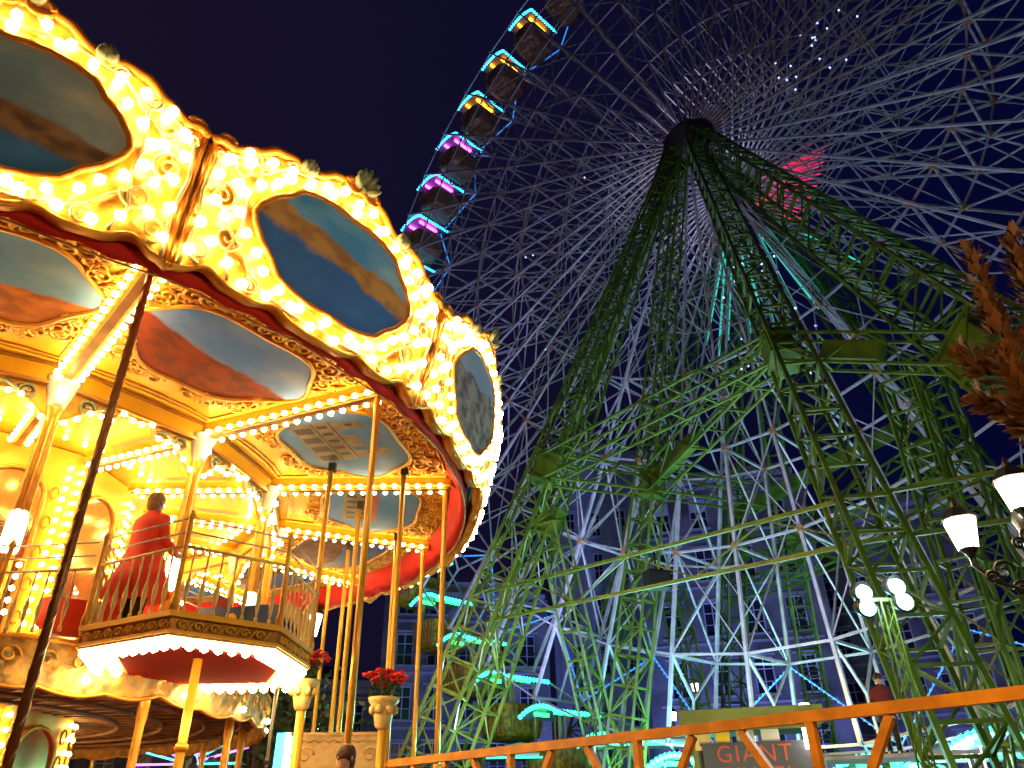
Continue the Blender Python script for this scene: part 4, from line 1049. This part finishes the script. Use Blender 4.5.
def dark_tree(x, y, h, r, seed, label):
    rg = random.Random(seed); t = empty('tree', (x, y, 0), label, 'tree', group=None); a = MB(); b = MB()
    a.tube([(0, 0, 0), (.1, 0, h * .4), (0, .1, h * .8)], [.25, .18, .06], 8)
    for k in range(60):
        d = V((rg.gauss(0, 1), rg.gauss(0, 1), rg.gauss(0, 1))).normalized() * r * rg.uniform(.35, 1); c = V((0, 0, h * .68)) + V((d.x, d.y, d.z * 1.1)); leaf_cloud(b, c, 60, .8, .30, rg)
        if k % 3 == 0: a.tube([(0, 0, h * .4), c * .5 + V((0, 0, h * .2)), c], [.09, .05, .02], 5)
    a.build('trunk', BARK, t); b.build('crown', LEAFD, t)
p = at(262, 700, 26); dark_tree(p.x, p.y, 6.3, 2.6, 2, 'dark leafy tree behind the carousel, left of the lit cream panel')

# ================================================================== BUILDINGS
def facade(name, label, cx, cy, rz, w, dep, h, floors, bays, ww, wh, mtl, roofm, lit=(), balcony=True, shut=(), z0=4.6, fh=3.9, parapet=.8, pil=False):
    t = empty(name, (cx, cy, 0), label, 'building', rz=rz)
    m = MB(); bw = w / bays
    # wall front as strips around openings (front face at y=0)
    dpt = .35
    m.box((0, dep / 2 + dpt, h / 2), (w, dep, h))
    zs = [z0 + fh * k for k in range(floors)]
    for k in range(bays + 1): m.box((-w / 2 + k * bw, dpt / 2, h / 2), (bw - ww, dpt, h))
    for i in range(bays):
        x = -w / 2 + (i + .5) * bw; prev = 0
        for z in zs + [None]:
            z1 = z if z is not None else h
            if z1 > prev: m.box((x, dpt / 2 + .002, (prev + z1) / 2), (ww, dpt - .004, z1 - prev))
            prev = (z or 0) + wh
    m.build('wall', mtl, t)
    m = MB()
    for z in zs: m.box((0, -.06, z - .55), (w + .1, .14, .18))
    m.box((0, -.25, h + .12), (w + .5, .9, .3)); m.box((0, -.12, h - .35), (w + .2, .3, .2)); m.box((0, .2, h + .3 + parapet / 2), (w, .3, parapet)); 
    for i in range(bays):
        x = -w / 2 + (i + .5) * bw
        for z in zs: m.box((x, -.05, z + wh + .15), (ww + .5, .22, .16)); m.box((x, -.06, z - .06), (ww + .4, .24, .12))
    if pil:
        for k in range(bays + 1): m.box((-w / 2 + k * bw, -.1, h / 2), (.5, .22, h - .6))
    m.build('cornice', STONEL if mtl is STONE else mtl, t)
    m = MB(); m.add([(-w / 2, .3, h + .28), (w / 2, .3, h + .28), (w / 2, dep, h + .28), (-w / 2, dep, h + .28), (-w / 2 + 2, dep / 2, h + 3), (w / 2 - 2, dep / 2, h + 3)], [(0, 1, 5, 4), (1, 2, 5), (2, 3, 4, 5), (3, 0, 4), (0, 3, 2, 1)]); m.build('roof', roofm, t)
    for i in range(bays):
        x = -w / 2 + (i + .5) * bw
        for j, z in enumerate(zs):
            m = MB(); yv = .20
            m.box((x, yv, z + .04), (ww, .07, .08)); m.box((x, yv, z + wh - .04), (ww, .07, .08)); m.box((x, yv - .002, z + wh / 2), (.07, .07, wh - .16)); m.box((x, yv - .004, z + wh * .68), (ww - .16, .06, .06))
            for sg in (-1, 1): m.box((x + sg * (ww / 2 - .04), yv - .006, z + wh / 2), (.08, .07, wh)); m.box((x + sg * ww / 4, yv + .004, z + wh * .34), (ww / 2 - .1, .04, .04))
            wo = m.build('window', WINW, t)
            m = MB(); m.box((x, yv + .06, z + wh / 2), (ww - .02, .02, wh - .02)); m.build('pane', GLASSD, wo)
            if (i, j) in shut: m = MB(); m.box((x, yv - .07, z + wh * .78), (ww - .04, .05, wh * .42)); m.build('shutter', SHUT, wo)
    if balcony:
        for i in range(bays):
            x = -w / 2 + (i + .5) * bw
            for z in zs[::2]:
                m = MB(); m.box((x, -.35, z - .14), (ww + .9, .7, .14)); m.build('balcony_slab', STONEL, t); m = MB()
                for k in range(11): xx = x - (ww + .8) / 2 + (ww + .8) * k / 10; m.bar((xx, -.66, z - .07), (xx, -.66, z + .85), .025)
                m.bar((x - (ww + .8) / 2, -.66, z + .87), (x + (ww + .8) / 2, -.66, z + .87), .05); m.build('balcony_railing', BLACK, t)
    return t
def bface(u0, u1, vtop, D, **kw):
    a, b = at(u0, 700, D), at(u1, 700, D); mid = (a + b) / 2; w = (b - a).length; rz = atan2((b - a).y, (b - a).x); h = at((u0 + u1) / 2, vtop, sqrt(mid.x ** 2 + mid.y ** 2)).z
    return mid, w, rz, h
mid, w, rz, h = bface(662, 838, 478, 60)
facade('stone_building', 'tall stone building lit purple straight behind the wheel, with white window frames', mid.x, mid.y, rz, w, 12, h, 5, 4, 1.35, 2.5, STONE, SLATE, shut=((0, 4), (2, 4), (1, 4)), balcony=False, z0=5.2, fh=(h - 6.5) / 5 + .35)
mid, w, rz, h = bface(840, 1010, 505, 66)
facade('stone_building', 'lower dark stone building behind the floodlights, right of the tall one', mid.x, mid.y, rz - .12, w, 12, h, 4, 5, 1.2, 2.2, STONE, SLATE, balcony=False)
mid, w, rz, h = bface(386, 545, 598, 62)
facade('stone_building', 'dark blue building with iron balconies behind the carousel poles', mid.x, mid.y, rz + .1, w, 12, h, 4, 5, 1.3, 2.4, STONE, SLATE)
mid, w, rz, h = bface(566, 652, 452, 72)
facade('tower_building', 'narrow pale tower with tall pilasters between the green masts', mid.x, mid.y, rz, w, 9, h, 6, 3, .9, 2.6, STONEL, SLATE, balcony=False, fh=4.3, pil=True)
mid, w, rz, h = bface(100, 372, 690, 70)
facade('stone_building', 'low distant building glimpsed below the carousel upper deck', mid.x, mid.y, rz, w, 10, h, 2, 8, 1.3, 2.2, STONE, SLATE, balcony=False)

# ================================================================== GROUND
m = MB(); m.add([(-400, -200, 0), (400, -200, 0), (400, 600, 0), (-400, 600, 0)], [(0, 1, 2, 3)]); m.build('ground', PAVE, kind='structure')

# ================================================================== LIGHTS
def lamp(kind, name, loc, power, color, size=.3, target=None, spot=None, parent=None):
    l = bpy.data.lights.new(name, kind); l.energy = power; l.color = color
    if kind in ('POINT', 'SPOT'): l.shadow_soft_size = size
    if kind == 'SPOT': l.spot_size = R_(spot or 80); l.spot_blend = .6
    o = bpy.data.objects.new(name, l); COL.objects.link(o); o.location = loc
    if target is not None: o.rotation_euler = (V(target) - V(loc)).to_track_quat('-Z', 'Y').to_euler()
    return o
# added unseen spots near the ground, without fittings, that wash the wheel
lamp('SPOT', 'wheel_fill', (-2, 26, .6), 12000, (.50, .50, 1.0), .4, (-2, 38, 34), 75)
lamp('SPOT', 'wheel_fill', (2, 20, .6), 8500, (.38, .58, 1.0), .4, HUB + V((-6, 3, -4)), 120)
lamp('SPOT', 'wheel_fill', (10, 13, .6), 1100, (.75, .72, 1.), .4, HUB + V((8, 0, 6)), 120)
lamp('SPOT', 'wheel_fill', (15, 31, .6), 2600, (.30, .95, .85), .4, HUB + V((-4, 0, -16)), 120)
lamp('POINT', 'wheel_fill', (8.5, 23.5, 4.2), 260, (1., .92, .35), .3)  # added yellow fill to brighten the low cabins, no source modelled
lamp('POINT', 'wheel_fill', (5.5, 27, 2.2), 2600, (.25, 1., .8), .4)  # added teal fill for the glow over the plaza
lamp('POINT', 'wheel_fill', (12, 22, 2.5), 1100, (.5, .9, 1.), .4)  # added pale cyan fill under the wheel
lamp('SPOT', 'facade_fill', (12, 44, .6), 9500, (.22, .26, 1.0), .5, (16, 60, 14), 130)  # added unseen uplights that tint the facades blue and purple
lamp('SPOT', 'facade_fill', (2, 48, .6), 3600, (.12, .30, 1.0), .5, (6, 72, 16), 110)
lamp('SPOT', 'facade_fill', (-8, 42, .6), 2600, (.08, .24, 1.0), .5, (-6, 62, 8), 120)
lamp('SPOT', 'facade_fill', (30, 46, .6), 1400, (.22, .16, 1.0), .5, (30, 62, 10), 120)
lamp('POINT', 'plaza_light', tuple(fp + V((0, -.6, .3))), 260, (.7, .95, 1.), .3)
lamp('POINT', 'hub_fill', tuple(HUB + V((0, 0, 2.6))), 190, (.75, .70, 1.), .3)  # soft lights added for the hub's coloured lamps, to pale the inner spokes
lamp('POINT', 'hub_fill', tuple(HUB + V((-2, 2, -1.6))), 140, (.75, .70, 1.), .3)
lamp('POINT', 'plaza_light', tuple(la + V((0, -.0, .0))), 160, (1, .62, .25), .2)
lamp('POINT', 'plaza_light', (2.6, 1.6, 4.6), 560, (1, .60, .22), .2)  # added unseen warm fill near the camera, brightens barrier and leaves
lamp('POINT', 'plaza_light', (4.2, 3.6, 4.0), 45, (1, .42, .12), .2)  # unseen warm point light set near the copper leaves
lamp('SPOT', 'mast_fill', (3.5, 9, .5), 900, (.95, 1.0, .45), .4, (3, 20, 2), 110)  # added unseen spot that brightens the lower masts

# ================================================================== WORLD, CAMERA
w = bpy.data.worlds.new('World'); sc.world = w; w.use_nodes = True; nt = w.node_tree; bg = nt.nodes['Background']
tc = nt.nodes.new('ShaderNodeTexCoord'); sx_ = nt.nodes.new('ShaderNodeSeparateXYZ'); nt.links.new(tc.outputs['Generated'], sx_.inputs[0])
mp = nt.nodes.new('ShaderNodeMapRange'); mp.inputs[1].default_value = -.5; mp.inputs[2].default_value = .5; nt.links.new(sx_.outputs[0], mp.inputs[0])
mx = nt.nodes.new('ShaderNodeMix'); mx.data_type = 'RGBA'; mx.inputs[6].default_value = (.0085, .0058, .019, 1); mx.inputs[7].default_value = (.0014, .0020, .023, 1)
nt.links.new(mp.outputs[0], mx.inputs[0]); nt.links.new(mx.outputs[2], bg.inputs[0]); bg.inputs[1].default_value = 1.0
cam = bpy.data.cameras.new('camera'); co = bpy.data.objects.new('camera', cam); COL.objects.link(co)
cam.sensor_width = 36; cam.lens = 36 * FPX / 1024; cam.clip_end = 2000
rot = M((RT, UP, -FW)).transposed(); co.matrix_world = M.Translation(EYE) @ rot.to_4x4()
sc.camera = co
sc.view_settings.view_transform = 'Standard'; sc.view_settings.look = 'None'; sc.view_settings.exposure = 0; sc.view_settings.gamma = 1
sc.render.engine = 'CYCLES'; sc.cycles.use_denoising = True; sc.cycles.max_bounces = 6; sc.cycles.diffuse_bounces = 3; sc.cycles.sample_clamp_indirect = 4
sc.cycles.use_light_tree = True
